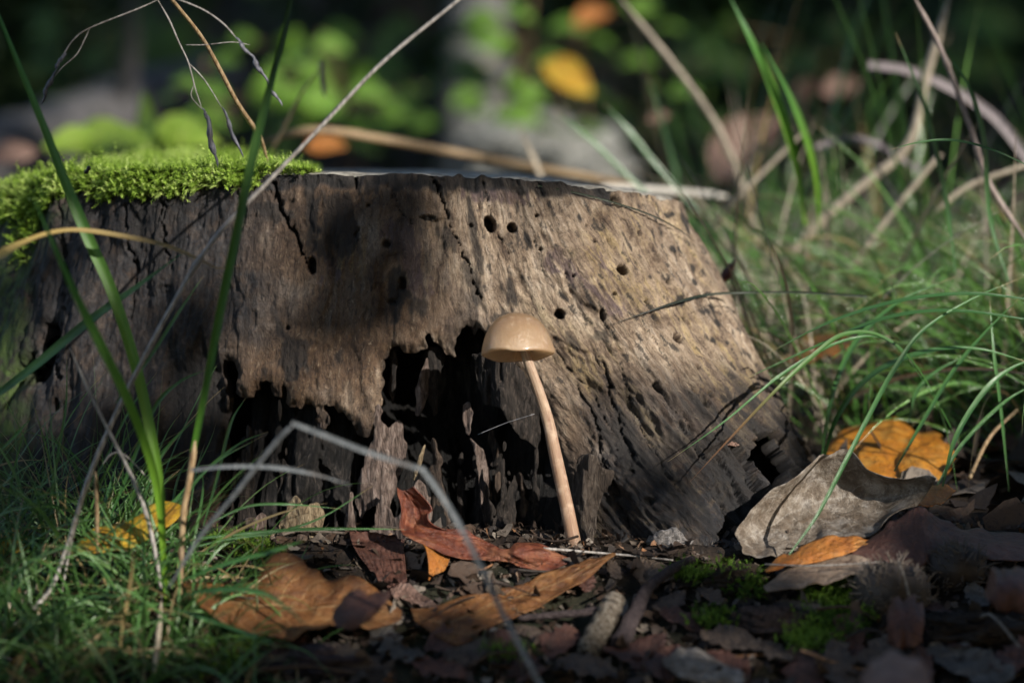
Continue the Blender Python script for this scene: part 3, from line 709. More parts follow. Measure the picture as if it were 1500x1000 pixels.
# underside: gills as real folds
ng = 96
tg = np.linspace(0, 2 * math.pi, ng * 6, endpoint=False); rg = np.linspace(.24, 1.255, 14)
wav = (np.abs(((tg / (2 * math.pi) * ng) % 1) - .5) * 2)
gh = .30 - .30 * ((rg - .24) / 1.02) ** 1.7
hh = gh[:, None] - .10 * (1 - smooth(1.05, 1.26, rg))[:, None] * (1 - wav)[None] - .02
r2, t2 = np.meshgrid(rg, tg, indexing='ij')
mk('gills', cap_pt(r2, hh, t2).reshape(-1, 3), gridF(14, len(tg), True), mat_plain('gill_flesh', (.86, .70, .50), .6, .6, .3, .1), CAPO)
sp = PP([(765, 496, .05), (771, 522, .0), (781, 550, 0), (790, 575, 0), (798, 600, 0), (805, 625, 0), (811, 655, 0), (821, 700, 0), (832, 750, 0), (841, 796, 0), (845, 826, 0)])
cs = spline(sp, 90); ns = 28
tt = np.linspace(0, 1, 90)
Rst = np.interp(tt, [0, .12, .5, .85, 1], [.175, .18, .208, .250, .30])
T = frames(cs); A = np.cross(T, [0, 1, 0]); A /= np.linalg.norm(A, axis=1)[:, None]; B = np.cross(T, A)
th2 = np.linspace(0, 2 * math.pi, ns, endpoint=False)
rr = Rst[:, None] * (1 + .035 * np.sin(th2 * 2 + 3 * tt[:, None]) + .03 * vnoise(tt[:, None] * 9, np.cos(th2)[None] * 1.5, np.sin(th2)[None] * 1.5, 3))
# long groove on the sunny side low down
ga = np.exp(-((np.angle(np.exp(1j * (th2[None] - 4.3)))) / .25) ** 2) * (smooth(.42, .5, tt) * (1 - smooth(.66, .74, tt)))[:, None]
rr = rr * (1 - .20 * ga)
Vst = cs[:, None] + A[:, None] * (np.cos(th2)[None] * rr)[..., None] + B[:, None] * (np.sin(th2)[None] * rr)[..., None]
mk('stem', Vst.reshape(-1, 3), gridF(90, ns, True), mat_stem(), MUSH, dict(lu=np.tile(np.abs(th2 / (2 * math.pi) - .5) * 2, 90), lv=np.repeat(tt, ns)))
fb = flakes(140, (float(sp[-2][0]) - .75, float(sp[-2][0]) + .75), (-.7, .45), .06, .22, 35, .3, .7)
o = mk('soil_crumbs', fb[0], fb[1], LITTER, attrs=fb[2]); tag(o, 'dark crumbs of soil heaped round the mushroom foot', 'soil crumbs', kind='stuff')
sk = PP([(700, 636, 1.2), (742, 619, .8), (783, 606, .1)])
V, F, F3 = tube(spline(sk, 12), .006, 3); o = mk('spider_thread', V, F, mat_plain('silk', (.6, .6, .62), .3), F3=F3); tag(o, 'fine spider thread stretched from mushroom stem into the hollow', 'spider thread')

# ------------------------------------------------------------------ leaves on the ground
def settle(V, gap=.22):
    """slide points that would be buried back along the line of sight until they lie on the litter"""
    V = V.copy()
    for _ in range(60):
        low = V[:, 2] < ground_h(V[:, 0], V[:, 1]) + ground_bump(V[:, 0], V[:, 1]) - .1 + gap
        if not low.any(): break
        d = CAM - V[low]; d /= np.linalg.norm(d, axis=1)[:, None]; V[low] += d * .12
    return V
def leaf_strip(name, left, mid, right, mat, label, cat='leaf', nu=60, nv=21, wave=.05, seed=0, group=None, ridge=.022):
    Ls, Ms, Rs = spline(PP(left), nu), spline(PP(mid), nu), spline(PP(right), nu)
    v = np.linspace(-1, 1, nv)
    w0, w1, w2 = v * (v - 1) / 2, 1 - v * v, v * (v + 1) / 2
    V = Ls[:, None] * w0[None, :, None] + Ms[:, None] * w1[None, :, None] + Rs[:, None] * w2[None, :, None]
    du, dv = np.gradient(V, axis=0), np.gradient(V, axis=1)
    N = np.cross(du, dv); N /= np.linalg.norm(N, axis=2)[..., None] + 1e-9
    u = np.linspace(0, 1, nu)
    prof = np.sin(np.clip(u, 0, 1) * math.pi)[:, None] ** .5
    off = wave * prof * (np.abs(v)[None] ** 2 * 1.6 * vnoise(u[:, None] * 9 + 3 * np.sign(v)[None], 0 * v[None], 0, seed) + .8 * fbm(u[:, None] * 6, v[None] * 2.0, 0, 3, seed + 5))
    off = off + ridge * prof * np.abs(np.sin((u[:, None] * 9 - np.abs(v)[None] * 1.7) * math.pi)) * (1 - v[None] ** 4)
    V = V + N * off[..., None]
    edge = (np.abs(v)[None] ** 6) * (.05 * np.abs(np.sin(u[:, None] * 9 * math.pi)) + .05 * vnoise(u[:, None] * 30, v[None], 0, seed + 8)) * prof
    V = V - dv * (np.sign(v)[None] * edge * nv * .18)[..., None]
    lu, lv = np.repeat(u, nv), np.tile(v, nu)
    o = mk(name, settle(V.reshape(-1, 3)), gridF(nu, nv), mat, attrs=dict(lu=lu, lv=lv))
    md = o.modifiers.new('thickness', 'SOLIDIFY'); md.thickness = .00028; md.offset = 0
    return tag(o, label, cat, group)
LRED = mat_leaf('red_brown_leaf', (.085, .020, .011), (.17, .045, .022), (.30, .12, .055), (.34, .15, .08), .4, .36, .12, (.05, .015, .009), .75)
LBRN = mat_leaf('brown_leaf', (.11, .040, .011), (.19, .075, .020), (.27, .125, .040), (.46, .30, .14), .6, .42, .18, (.06, .028, .015), .5)
LDRK = mat_leaf('dark_brown_leaf', (.045, .018, .012), (.085, .034, .022), (.13, .055, .036), (.14, .07, .05), .3, .45, .1, (.02, .01, .008), .5)
LGRY = mat_leaf('grey_leaf', (.115, .08, .052), (.22, .18, .14), (.36, .325, .29), (.42, .38, .33), .45, .6, .12, (.075, .052, .034), .95)
LORG = mat_leaf('orange_leaf', (.50, .17, .012), (.60, .24, .02), (.62, .32, .06), (.36, .15, .03), .6, .4, .3, (.16, .065, .02), .6)
LORD = mat_leaf('orange_brown_leaf', (.34, .11, .018), (.46, .17, .03), (.50, .24, .07), (.28, .11, .03), .4, .38, .2, (.12, .05, .02), .5)
LYEL = mat_leaf('yellow_leaf', (.48, .22, .015), (.58, .36, .02), (.56, .44, .05), (.36, .20, .03), .5, .45, .3, (.22, .10, .02), .6)
LTAN = mat_leaf('tan_leaf', (.16, .105, .07), (.25, .18, .125), (.34, .26, .20), (.18, .12, .08), .35, .55, .15, (.07, .045, .03), .6)
LPNK = mat_leaf('pink_brown_leaf', (.15, .085, .062), (.24, .145, .11), (.33, .22, .175), (.24, .12, .09), .3, .5, .2, (.14, .07, .05), .4)
LRDD = mat_leaf('dark_red_leaf', (.06, .02, .012), (.115, .042, .024), (.17, .075, .045), (.16, .08, .05), .3, .45, .1, (.02, .01, .008), .7)
leaf_strip('beech_leaf', [(582, 714, -.5), (582, 738, -.4), (586, 774, -.6), (600, 788, -1.2), (656, 811, -1.6), (696, 818, -1.7), (732, 822, -1.7), (762, 832, -1.6), (802, 834, -1.4), (838, 821, -1.0)],
           [(592, 718, -.2), (606, 738, .1), (608, 766, .0), (622, 779, -.5), (668, 790, -.8), (700, 797, -.8), (738, 808, -1.6), (762, 809, -2.0), (800, 814, -1.7), (838, 819, -1.1)],
           [(605, 712, -.4), (633, 742, -.3), (632, 757, -.4), (648, 772, -.4), (682, 778, -.3), (706, 785, -.4), (736, 800, -.9), (760, 796, -.6), (794, 803, -.6), (838, 817, -1.0)], LRED, 'curled red brown beech leaf with a raised end beside mushroom stem', ridge=.04, wave=.16, seed=3, nu=110, nv=31)
leaf_strip('beech_leaf', [(600, 890, -4.2), (648, 886, -3.6), (720, 862, -3.0), (780, 845, -2.6), (828, 832, -2.2), (866, 816, -1.8), (902, 810, -1.6)],
           [(604, 900, -4.8), (655, 912, -5.0), (718, 886, -4.2), (775, 868, -3.6), (826, 850, -2.9), (872, 824, -2.2), (902, 811, -1.7)],
           [(606, 908, -5.4), (664, 941, -6.2), (712, 921, -5.6), (764, 903, -5.0), (822, 876, -3.8), (880, 829, -2.4), (902, 812, -1.7)], LBRN, 'flat brown beech leaf with its tip pointing right below mushroom', wave=.13, seed=11, nu=80)
leaf_strip('beech_leaf', [(258, 846, -4.2), (318, 860, -3.6), (372, 846, -3.3), (416, 814, -3.3), (446, 840, -3.4), (478, 850, -3.5), (514, 840, -3.8), (546, 854, -4.2), (588, 894, -5.2)],
           [(258, 856, -4.8), (312, 878, -5.2), (362, 884, -5.2), (410, 884, -5.2), (440, 890, -5.3), (476, 890, -5.4), (508, 886, -5.2), (540, 890, -5.3), (588, 899, -5.5)],
           [(262, 866, -5.2), (302, 892, -6.4), (352, 917, -7.2), (410, 924, -7.4), (440, 927, -7.4), (478, 928, -7.2), (510, 926, -7.0), (542, 920, -6.6), (588, 905, -5.8)], LBRN, 'large cupped brown beech leaf among grass left of the flat leaf', wave=.22, seed=23, nu=80)
leaf_strip('beech_leaf', [(1076, 782, -.4), (1112, 742, .2), (1150, 698, .6), (1195, 672, .9), (1240, 670, 1.0), (1300, 689, .6), (1372, 700, -.6)],
           [(1082, 792, -.6), (1112, 780, .3), (1156, 752, 1.1), (1196, 738, 1.5), (1240, 728, 1.6), (1300, 728, 1.2), (1362, 716, .2)],
           [(1088, 802, -1.2), (1112, 824, -1.6), (1158, 818, -1.8), (1196, 806, -1.8), (1238, 790, -1.4), (1292, 772, -.6), (1348, 735, .6)], LGRY, 'grey mottled dead leaf propped upright against the stump root', ridge=.05, wave=.26, seed=31, nu=80)
leaf_strip('beech_leaf', [(1208, 662, 11), (1240, 626, 13), (1290, 617, 13.5), (1314, 611, 13.5), (1346, 629, 13), (1376, 633, 12), (1398, 662, 10)],
           [(1208, 668, 9), (1240, 658, 10), (1290, 655, 10), (1316, 655, 10), (1348, 662, 9.5), (1378, 664, 9.5), (1399, 668, 9.5)],
           [(1210, 674, 8), (1244, 690, 7.4), (1290, 700, 7), (1320, 704, 7), (1350, 708, 7), (1382, 700, 7.6), (1399, 674, 9)], LORG, 'bright orange leaf under grass blades behind the grey leaf', ridge=.04, wave=.10, seed=41, nu=70)
leaf_strip('beech_leaf', [(1120, 834, -2.6), (1142, 816, -2.2), (1168, 801, -1.9), (1204, 791, -1.8), (1240, 786, -1.7), (1274, 790, -1.8)],
           [(1120, 836, -3.0), (1146, 824, -3.0), (1172, 816, -3.0), (1206, 808, -2.8), (1242, 798, -2.4), (1274, 793, -2.0)],
           [(1122, 838, -3.2), (1150, 831, -3.4), (1176, 826, -3.4), (1206, 821, -3.2), (1244, 808, -2.8), (1274, 796, -2.2)], LORD, 'small bright orange brown leaf curled in front of the grey leaf', wave=.10, seed=51)
leaf_strip('beech_leaf', [(1118, 858, -4.0), (1150, 834, -3.2), (1200, 822, -2.9), (1240, 812, -2.8), (1274, 818, -3.2)], [(1120, 862, -4.4), (1152, 848, -4.2), (1200, 838, -4.0), (1240, 828, -3.6), (1274, 824, -3.4)],
           [(1124, 866, -4.6), (1156, 862, -4.8), (1200, 856, -4.8), (1240, 846, -4.4), (1274, 832, -3.8)], LTAN, 'dull tan leaf lying beneath the small orange brown leaf', wave=.08, seed=57)
leaf_strip('beech_leaf', [(1246, 806, -2.4), (1290, 776, -1.6), (1322, 754, -1.2), (1346, 741, -1.0)], [(1250, 816, -3.0), (1300, 800, -2.6), (1334, 786, -2.2), (1352, 770, -1.8)], [(1262, 836, -3.6), (1310, 838, -3.6), (1344, 834, -3.2), (1360, 820, -2.8)], LDRK, 'very dark brown leaf leaning beside the spiny husk', wave=.06, seed=61)
leaf_strip('beech_leaf', [(1344, 741, -1.0), (1366, 750, -.6), (1400, 770, -.2), (1450, 778, 0), (1510, 782, .2)], [(1346, 780, -2.0), (1370, 788, -1.8), (1404, 792, -1.4), (1450, 796, -1.2), (1510, 800, -1.0)], [(1356, 826, -2.8), (1374, 822, -2.6), (1410, 816, -2.4), (1450, 818, -2.2), (1510, 822, -2.0)], LDRK, 'folded reddish dark leaf at the right edge behind the husks', wave=.08, seed=63)
leaf_strip('beech_leaf', [(1330, 720, 4), (1352, 710, 4.2), (1380, 710, 4.4), (1400, 718, 4.2)], [(1336, 728, 3), (1354, 724, 3), (1378, 722, 3.2), (1396, 722, 3.6)], [(1344, 740, 2), (1358, 742, 2), (1378, 738, 2.2), (1392, 728, 3)], LORD, 'small dull orange leaf between the grey leaf and dark leaf', wave=.05, seed=65)
leaf_strip('beech_leaf', [(108, 800, -2.6), (140, 774, -2.2), (190, 755, -2.0), (240, 734, -1.8), (268, 740, -2.4)], [(112, 804, -3.2), (146, 790, -3.2), (194, 776, -3.0), (242, 752, -2.6), (268, 744, -2.6)], [(118, 808, -3.6), (150, 808, -3.8), (198, 798, -3.6), (246, 772, -3.2), (268, 748, -2.8)], LYEL, 'yellow orange leaf half hidden in the grass tuft', wave=.10, seed=71)
leaf_strip('beech_leaf', [(-20, 790, 0), (0, 778, .4), (24, 776, .4), (44, 790, .2)], [(-20, 796, -.4), (0, 792, -.4), (26, 792, -.4), (44, 796, -.2)], [(-20, 806, -.8), (2, 812, -1), (28, 810, -.8), (44, 802, -.4)], LYEL, 'yellow leaf in grass at the left edge', wave=.08, seed=73)
leaf_strip('beech_leaf', [(512, 777, .6), (540, 778, 1.0), (570, 782, 1.0), (592, 792, .8)], [(518, 800, -.6), (545, 806, .4), (572, 808, .6), (592, 806, .4)], [(536, 826, -1.4), (556, 846, -1.6), (576, 858, -1.6), (596, 850, -1.4)], LDRK, 'dark curled brown leaf standing left of the red leaf', wave=.08, seed=81)
leaf_strip('beech_leaf', [(618, 796, -1.2), (640, 804, -1.0), (660, 812, -.8)], [(626, 812, -2.2), (640, 822, -2.0), (656, 826, -1.8)], [(628, 850, -2.4), (636, 842, -2.4), (650, 836, -2.2)], LORD, 'little orange flap hanging under the red brown leaf', wave=.03, seed=83, nu=30)
leaf_strip('beech_leaf', [(572, 862, -2.8), (592, 852, -2.2), (616, 868, -2.2), (640, 886, -2.6)], [(574, 870, -3.2), (594, 868, -3.2), (616, 878, -3.2), (640, 888, -2.9)], [(580, 878, -3.6), (598, 880, -3.8), (616, 888, -3.8), (640, 891, -3.2)], LPNK, 'pinkish brown leaf scrap behind the flat brown leaf', wave=.05, seed=85, nu=40)
leaf_strip('beech_leaf', [(938, 806, -.6), (950, 818, -.6), (970, 824, -.4), (990, 836, -.6)], [(938, 820, -1.2), (952, 832, -1.4), (970, 838, -1.4), (990, 840, -1.0)], [(942, 850, -1.8), (956, 856, -2.0), (972, 852, -1.8), (990, 846, -1.4)], LTAN, 'grey brown leaf scrap at the foot of the stump', wave=.05, seed=87, nu=40)
leaf_strip('beech_leaf', [(486, 902, -9.6), (508, 876, -9.0), (540, 866, -9.0), (572, 862, -9.4)], [(488, 908, -9.9), (512, 894, -9.9), (542, 884, -9.8), (572, 868, -9.6)], [(492, 918, -10.2), (516, 920, -10.4), (544, 906, -10.2), (570, 878, -9.8)], LDRK, 'blurred dark curled leaf in front of the cupped leaf', wave=.10, seed=89, nu=40)
leaf_strip('beech_leaf', [(1442, 868, -7.5), (1456, 834, -7.2), (1480, 826, -7.2), (1520, 840, -7.2)], [(1446, 876, -8.6), (1462, 860, -8.8), (1486, 856, -8.8), (1520, 866, -8.6)], [(1450, 884, -8.6), (1468, 896, -9), (1490, 900, -9), (1520, 904, -9)], LRDD, 'blurred brown leaf curled at the lower right edge', wave=.12, seed=91, nu=40)
leaf_strip('beech_leaf', [(1302, 888, -7), (1316, 876, -6.8), (1338, 876, -6.8), (1352, 886, -7)], [(1300, 910, -8), (1318, 904, -8), (1338, 904, -8), (1354, 908, -8)], [(1300, 942, -8.2), (1318, 950, -8.4), (1340, 946, -8.4), (1350, 934, -8.2)], LRDD, 'blurred reddish leaf scrap in front of the spiny husk', wave=.10, seed=93, nu=40)
leaf_strip('beech_leaf', [(1262, 990, -17), (1290, 962, -16.5), (1330, 960, -16.5), (1362, 985, -17)], [(1262, 1010, -18), (1292, 1000, -18.4), (1330, 1000, -18.4), (1364, 1012, -18)], [(1264, 1040, -18.6), (1294, 1050, -19), (1330, 1050, -19), (1360, 1040, -18.6)], LPNK, 'pink brown leaf far out of focus at the bottom edge', wave=.1, seed=95, nu=40)
leaf_strip('beech_leaf', [(1052, 408, 13), (1064, 392, 13), (1078, 378, 13)], [(1054, 412, 12.6), (1066, 400, 12.6), (1078, 380, 12.8)], [(1058, 416, 12.6), (1070, 406, 12.6), (1079, 382, 12.8)], LRED, 'small dark red leaf caught behind the stump edge', wave=.03, seed=97, nu=30)
leaf_strip('beech_leaf', [(1090, 985, -9), (1020, 950, -7.6), (985, 955, -7.8), (970, 965, -8.2)], [(1090, 992, -9.6), (1024, 975, -9.2), (990, 975, -9.2), (972, 970, -8.8)], [(1090, 1000, -10), (1030, 1000, -10), (1000, 992, -10), (974, 976, -9.2)], LGRY, 'pale grey green leaf scrap near the bottom edge', wave=.07, seed=99, nu=40)
leaf_strip('beech_leaf', [(1150, 520, 22), (1180, 494, 24), (1230, 488, 24), (1250, 496, 23)], [(1152, 526, 20), (1184, 512, 20), (1228, 504, 20), (1250, 500, 21)], [(1156, 534, 18), (1188, 528, 17), (1226, 518, 18), (1250, 506, 20)], LORD, 'orange leaf blurred in the grass behind the stump', wave=.1, seed=101, nu=40)
leaf_strip('beech_leaf', [(1060, 640, 4), (1080, 630, 4.5), (1095, 636, 4.6)], [(1062, 646, 3.6), (1080, 642, 3.8), (1095, 640, 4.2)], [(1066, 652, 3.4), (1082, 652, 3.4), (1096, 646, 4)], LPNK, 'tiny pinkish leaf scrap stuck on the stump root', wave=.03, seed=103, nu=30)

# ------------------------------------------------------------------ husks, twigs and small things on the ground
def husk(center, rx, rz, seed, label, nsp=520, dark=1.0):
    r = np.random.default_rng(seed)
    t = thing('beech_husk', center - np.array([0, 0, rz]), label, 'husk', 'spiny beech husks on the litter')
    mt = mat_plain('husk_shell', (.055 * dark, .04 * dark, .03 * dark), .7); ms_ = mat_plain('husk_spine', (.15 * dark, .12 * dark, .095 * dark), .6)
    n1, n2 = 14, 20
    a, b = np.meshgrid(np.linspace(-1.5, 1.5, n1), np.linspace(0, 2 * math.pi, n2, endpoint=False), indexing='ij')
    d = np.stack([np.cos(a) * np.cos(b), np.cos(a) * np.sin(b), np.sin(a)], -1)
    gap = np.exp(-((d[..., 0] - .35) / .13) ** 2) * (d[..., 1] < .2)
    s = (1 + .12 * fbm(d[..., 0] * 2, d[..., 1] * 2, d[..., 2] * 2, 3, seed) - .45 * gap)[..., None]
    mk('shell', (center + d * s * np.array([rx, rx * .8, rz])).reshape(-1, 3), gridF(n1, n2, True), mt, t)
    q = r.normal(size=(nsp, 3)); q /= np.linalg.norm(q, axis=1)[:, None]; q = q[(np.abs(q[:, 0] - .35) > .12) | (q[:, 1] > .2)]
    parts = []
    for k in q:
        p0 = center + k * np.array([rx, rx * .8, rz]) * .96
        L = r.uniform(.15, .55); dr = k + r.normal(size=3) * .25 + .5 * np.sin(k * 7 + seed) + np.array([-.25, -.1, .2]); dr /= np.linalg.norm(dr)
        c = np.array([p0, p0 + dr * L * .5, p0 + dr * L + r.normal(size=3) * .07])
        V, F, _ = tube(c, [.04, .028, .006], 3, cap=False); parts.append((V, F, {}))
    V, F, _ = join(parts); o = mk('spines', V, F, ms_, t); o['kind'] = 'stuff'
    return t
husk(P(1306, 866, -4.4), 1.35, 1.05, 5, 'brown spiny beech husk split open on the mossy litter', 330)
husk(P(1402, 832, -2.6), 1.05, .85, 6, 'darker spiny husk behind the split husk, near the right edge', 240, .6)
def stick(name, pts, r0, r1, mat, label, cat='twig', ns=10, lump=.18, seed=0, n=40, group=None):
    C = settle(spline(PP(pts), n), r1); V, F, F3 = tube(C, np.linspace(r0, r1, n), ns, lump=lump, seed=seed)
    return tag(mk(name, V, F, mat, F3=F3), label, cat, group)
TW_D = mat_flake('dark_twig_bark', (.028, .018, .018), (.06, .042, .042), (.10, .075, .072), 1)
TW_W = mat_flake('white_birch_bark', (.04, .028, .02), (.17, .135, .10), (.42, .38, .32), 1)
stick('twig', [(1016, 818, -2.2), (984, 834, -2.8), (952, 858, -3.8), (936, 884, -4.8), (922, 914, -6.0), (906, 944, -7.2)], .13, .34, TW_D, 'dark curved twig lying from stump foot towards the viewer', seed=4)
stick('twig', [(900, 880, -5.2), (886, 906, -6.2), (875, 928, -6.8), (862, 955, -7.6)], .33, .38, TW_W, 'short pale peeling twig beside the dark curved twig', lump=.30, seed=7, ns=24, n=110)
stick('twig', [(760, 905, -5.4), (820, 900, -5.6), (862, 896, -5.7), (892, 890, -5.6)], .10, .16, TW_D, 'thin dark twig touching the pale twig', seed=9)
stick('twig', [(1490, 600, 10), (1450, 640, 9), (1420, 700, 7)], .06, .08, STRAWB, 'thin dead stem near the right edge', seed=12)
stick('twig', [(1316, 822, -6.6), (1326, 848, -6.4), (1334, 880, -6.2)], .035, .045, STRAWG, 'short pale stalk leaning on the split husk', 'stalk', seed=13)
stick('twig', [(1120, 826, -4), (1200, 828, -4.2), (1300, 822, -4.0)], .03, .02, STRAWG, 'thin straw lying over the tan leaf', 'stalk', seed=14)
stick('straw', [(796, 803, -1.2), (860, 808, -1.0), (930, 814, -.8), (986, 820, -.6)], .055, .035, STRAWG, 'pale straw lying across the mushroom base', 'stalk', seed=15)
# rotten nut-like lump
def lump(name, c, r, mat, label, cat, seed, amp=.25):
    a, b = np.meshgrid(np.linspace(-1.55, 1.55, 60), np.linspace(0, 2 * math.pi, 90, endpoint=False), indexing='ij')
    d = np.stack([np.cos(a) * np.cos(b), np.cos(a) * np.sin(b), np.sin(a)], -1)
    s = (1 + amp * fbm(d[..., 0] * 1.6, d[..., 1] * 1.6, d[..., 2] * 3, 4, seed) + .30 * fbm(d[..., 0] * 4, d[..., 1] * 4, d[..., 2] * 7, 4, seed + 3, .65) - .16 * smooth(.1, .2, fbm(d[..., 0] * 2, d[..., 1] * 2, d[..., 2] * 5, 3, seed + 9)))[..., None]
    return tag(mk(name, (c + d * s * np.asarray(r)).reshape(-1, 3), gridF(60, 90, True), mat), label, cat)
BKD = mat_flake('rotten_bark', (.010, .007, .007), (.028, .018, .017), (.075, .05, .045), .5)
lump('bark_lump', P(1128, 915, -5.4), (1.5, 1.0, .7), BKD, 'dark rounded piece of rotten bark at bottom right', 'bark piece', 21)
lump('soil_lump', P(1080, 852, -2.4), (1.2, .9, .6), SOIL, 'black clod of soil under the grey leaf', 'soil clod', 22, .4)
lump('soil_lump', P(470, 975, -7.6), (1.9, 1.2, .6), mat_flake('dull_purple_humus', (.02, .014, .016), (.045, .03, .034), (.09, .06, .065), 1), 'dull purplish clod in front of the cupped leaf', 'soil clod', 23, .5)
lump('soil_lump', P(1420, 925, -6), (1.7, 1.2, .6), SOIL, 'black clod at the lower right corner below the dark husk', 'soil clod', 24, .4)

la = flakes(9500, (-26, 30), (-16, 4), .08, .45, 31, .15, .6)
lb = flakes(900, (-26, 30), (-16, 1.2), .35, .95, 32, .15, .35)
lc = flakes(3500, (8, 60), (2, 90), .3, 1.9, 33, .3)
ld = flakes(2600, (-150, 190), (60, 420), 1.5, 4.5, 34, .5, .35)
V, F, A = join([la, lb, lc, ld])
o = mk('leaf_litter', V, F, LITTER, attrs=A, origin=(0, 0, 0)); tag(o, 'crumbled dead leaves, bark and soil scraps covering the ground', 'leaf litter', kind='stuff')
# twigs too small to tell apart
parts = []
for i in range(260):
    x, y = rng.uniform(-26, 30), rng.uniform(-22, 2); a = rng.uniform(0, 6.28); L = rng.uniform(.8, 3.2)
    p = np.array([x, y, float(ground_h(x, y) + ground_bump(x, y)) + .1]); dv_ = np.array([math.cos(a), math.sin(a), rng.normal(0, .15)]) * L
    C = spline([p, p + dv_ * .5 + rng.normal(0, .08 * L, 3), p + dv_], 7)
    Vv, Ff, _ = tube(C, rng.uniform(.02, .07), 5, cap=False); parts.append((Vv, Ff, dict(rnd=rng.random())))
V, F, A = join(parts); o = mk('twig_litter', V, F, LITTER, attrs=A, origin=(0, 0, 0)); tag(o, 'thin broken twigs and stems strewn over the litter', 'twig litter', kind='stuff')
# mid-size scraps that can be told apart
LGRD_ = mat_leaf('dull_grey_leaf', (.05, .043, .037), (.095, .084, .074), (.16, .148, .136), (.08, .068, .058), .3, .6, .1, (.04, .03, .022), .9)
LTND = mat_leaf('dull_tan_leaf', (.055, .036, .025), (.10, .068, .048), (.15, .11, .082), (.08, .05, .035), .4, .55, .12, (.03, .02, .014), .8)
SCR = [LTND, LDRK, LGRD_, LRDD, LDRK, LTND]
for i, (sx, sy, sz) in enumerate([(690, 965, 46), (760, 980, 60), (590, 965, 40), (640, 985, 54), (1000, 915, 40), (1040, 880, 30), (980, 890, 34), (1180, 985, 60), (1420, 985, 70), (1240, 950, 50), (860, 860, 26), (900, 845, 22), (1130, 960, 44), (1390, 950, 40), (1470, 930, 46), (340, 965, 46), (820, 950, 40), (1455, 720, 30), (1430, 690, 30), (1480, 660, 34), (560, 935, 44), (700, 935, 34), (930, 965, 50), (1070, 950, 46), (1290, 975, 54), (1360, 900, 40), (1440, 890, 44), (1490, 975, 60), (980, 985, 56), (860, 985, 50), (520, 985, 56), (420, 960, 44), (1170, 900, 34), (1060, 985, 46), (660, 950, 40), (780, 935, 34), (1230, 990, 50), (1340, 1000, 54)]):
    p = G(sx, sy); a = rng.uniform(0, 3.1); L = sz / FPX * (p[1] + 87) ; ca, sa = math.cos(a), math.sin(a)
    nu, nv = 24, 9; u = np.linspace(-1, 1, nu)[:, None]; v = np.linspace(-1, 1, nv)[None]
    wd = np.sqrt(np.clip(1 - u ** 2, .02, 1)) * rng.uniform(.4, .6) * (1 + .35 * vnoise(u * 4, v * 1.5, 0, i) + .25 * vnoise(u * 11, v, 0, i + 7))
    lx, ly = u * L + 0 * v, v * wd * L
    lz = rng.uniform(.15, .5) * ly ** 2 / L * rng.choice([-1, 1]) + rng.uniform(-.2, .3) * lx ** 2 / L + .12 * L * fbm(u * 3, v * 2, 0, 3, i + 50)
    tl = rng.uniform(.15, .6)
    V = np.stack([p[0] + ca * lx - sa * ly, p[1] + sa * lx + ca * ly, p[2] + .25 + lz + tl * (sa * lx + ca * ly)], -1).reshape(-1, 3)
    o = mk('leaf_scrap', V, gridF(nu, nv), SCR[i % 6], attrs=dict(lu=np.repeat(u[:, 0] * .5 + .5, nv), lv=np.tile(v[0], nu)))
    tag(o, 'torn scrap of dead leaf lying loose on the litter', 'leaf scrap', 'torn leaf scraps on the litter')

# ------------------------------------------------------------------ moss
def moss_shoots(base, nrm, Ls, seed, leaf=.16, nl=9):
    """many small leafy shoots; base (n,3), nrm (n,3) growth direction, Ls length"""
    r = np.random.default_rng(seed); n = len(base); parts = []
    d = nrm + r.normal(0, .45, (n, 3)); d /= np.linalg.norm(d, axis=1)[:, None]
    bend = r.normal(0, .5, (n, 3)) - np.array([0, 0, .35])
    k = np.linspace(.12, 1, nl)
    pos = base[:, None] + d[:, None] * (Ls[:, None] * k)[..., None] + bend[:, None] * (Ls[:, None] * k ** 2 * .45)[..., None]
    tan = d[:, None] + bend[:, None] * (k * .9)[None, :, None]; tan /= np.linalg.norm(tan, axis=2)[..., None]
    side = np.cross(tan, r.normal(size=(n, 1, 3))); side /= np.linalg.norm(side, axis=2)[..., None]
    oth = np.cross(tan, side)
    Vs_, lu = [], []
    for q in range(3):
        a = r.uniform(0, 6.28, (n, nl, 1))
        out = side * np.cos(a) + oth * np.sin(a); o2 = np.cross(tan, out)
        L = leaf * r.uniform(.6, 1.2, (n, nl, 1)) * (1.15 - .5 * k)[None, :, None]
        p1 = pos - o2 * L * .22; p2 = pos + o2 * L * .22; p3 = pos + (out * .8 + tan * .75) * L
        Vs_.append(np.stack([p1, p2, p3], 2)); lu.append(np.broadcast_to(k[None, :, None], (n, nl, 3)))
    V = np.stack(Vs_, 2); lu = np.stack(lu, 2); m = V.size // 3
    rv = np.clip(.5 + .45 * vnoise(base[:, 0] * .8, base[:, 1] * .8, base[:, 2] * .8, 23) + r.normal(0, .22, n), 0, 1); rnd = np.broadcast_to(rv[:, None, None, None], lu.shape)
    return V.reshape(-1, 3), np.arange(m).reshape(-1, 3), dict(lu=lu.reshape(-1), rnd=rnd.reshape(-1))
n = 8500
mx_, my_ = rng.uniform(-22.5, -7.6, n), rng.uniform(3.5, 27, n)
tpoly = Vs[-1][:, :2][::8]
c0 = np.array([-7.5, 15.5]); ok = inpoly(mx_, my_, c0 + (tpoly - c0) * 1.02)
mh = fbm(mx_ * .35, my_ * .35, 0, 3, 171)
edge_px, _ = proj(np.stack([mx_, my_, np.full(n, 13.5)], 1))
ok &= (edge_px < 465 - 60 * (mh < 0)) & ((mh > -.35) | (edge_px < 330))
bz = ztop(mx_) + .05
base = np.stack([mx_, my_, bz], 1)[ok]; mhh = mh[ok]
thin = smooth(470, 380, edge_px[ok])
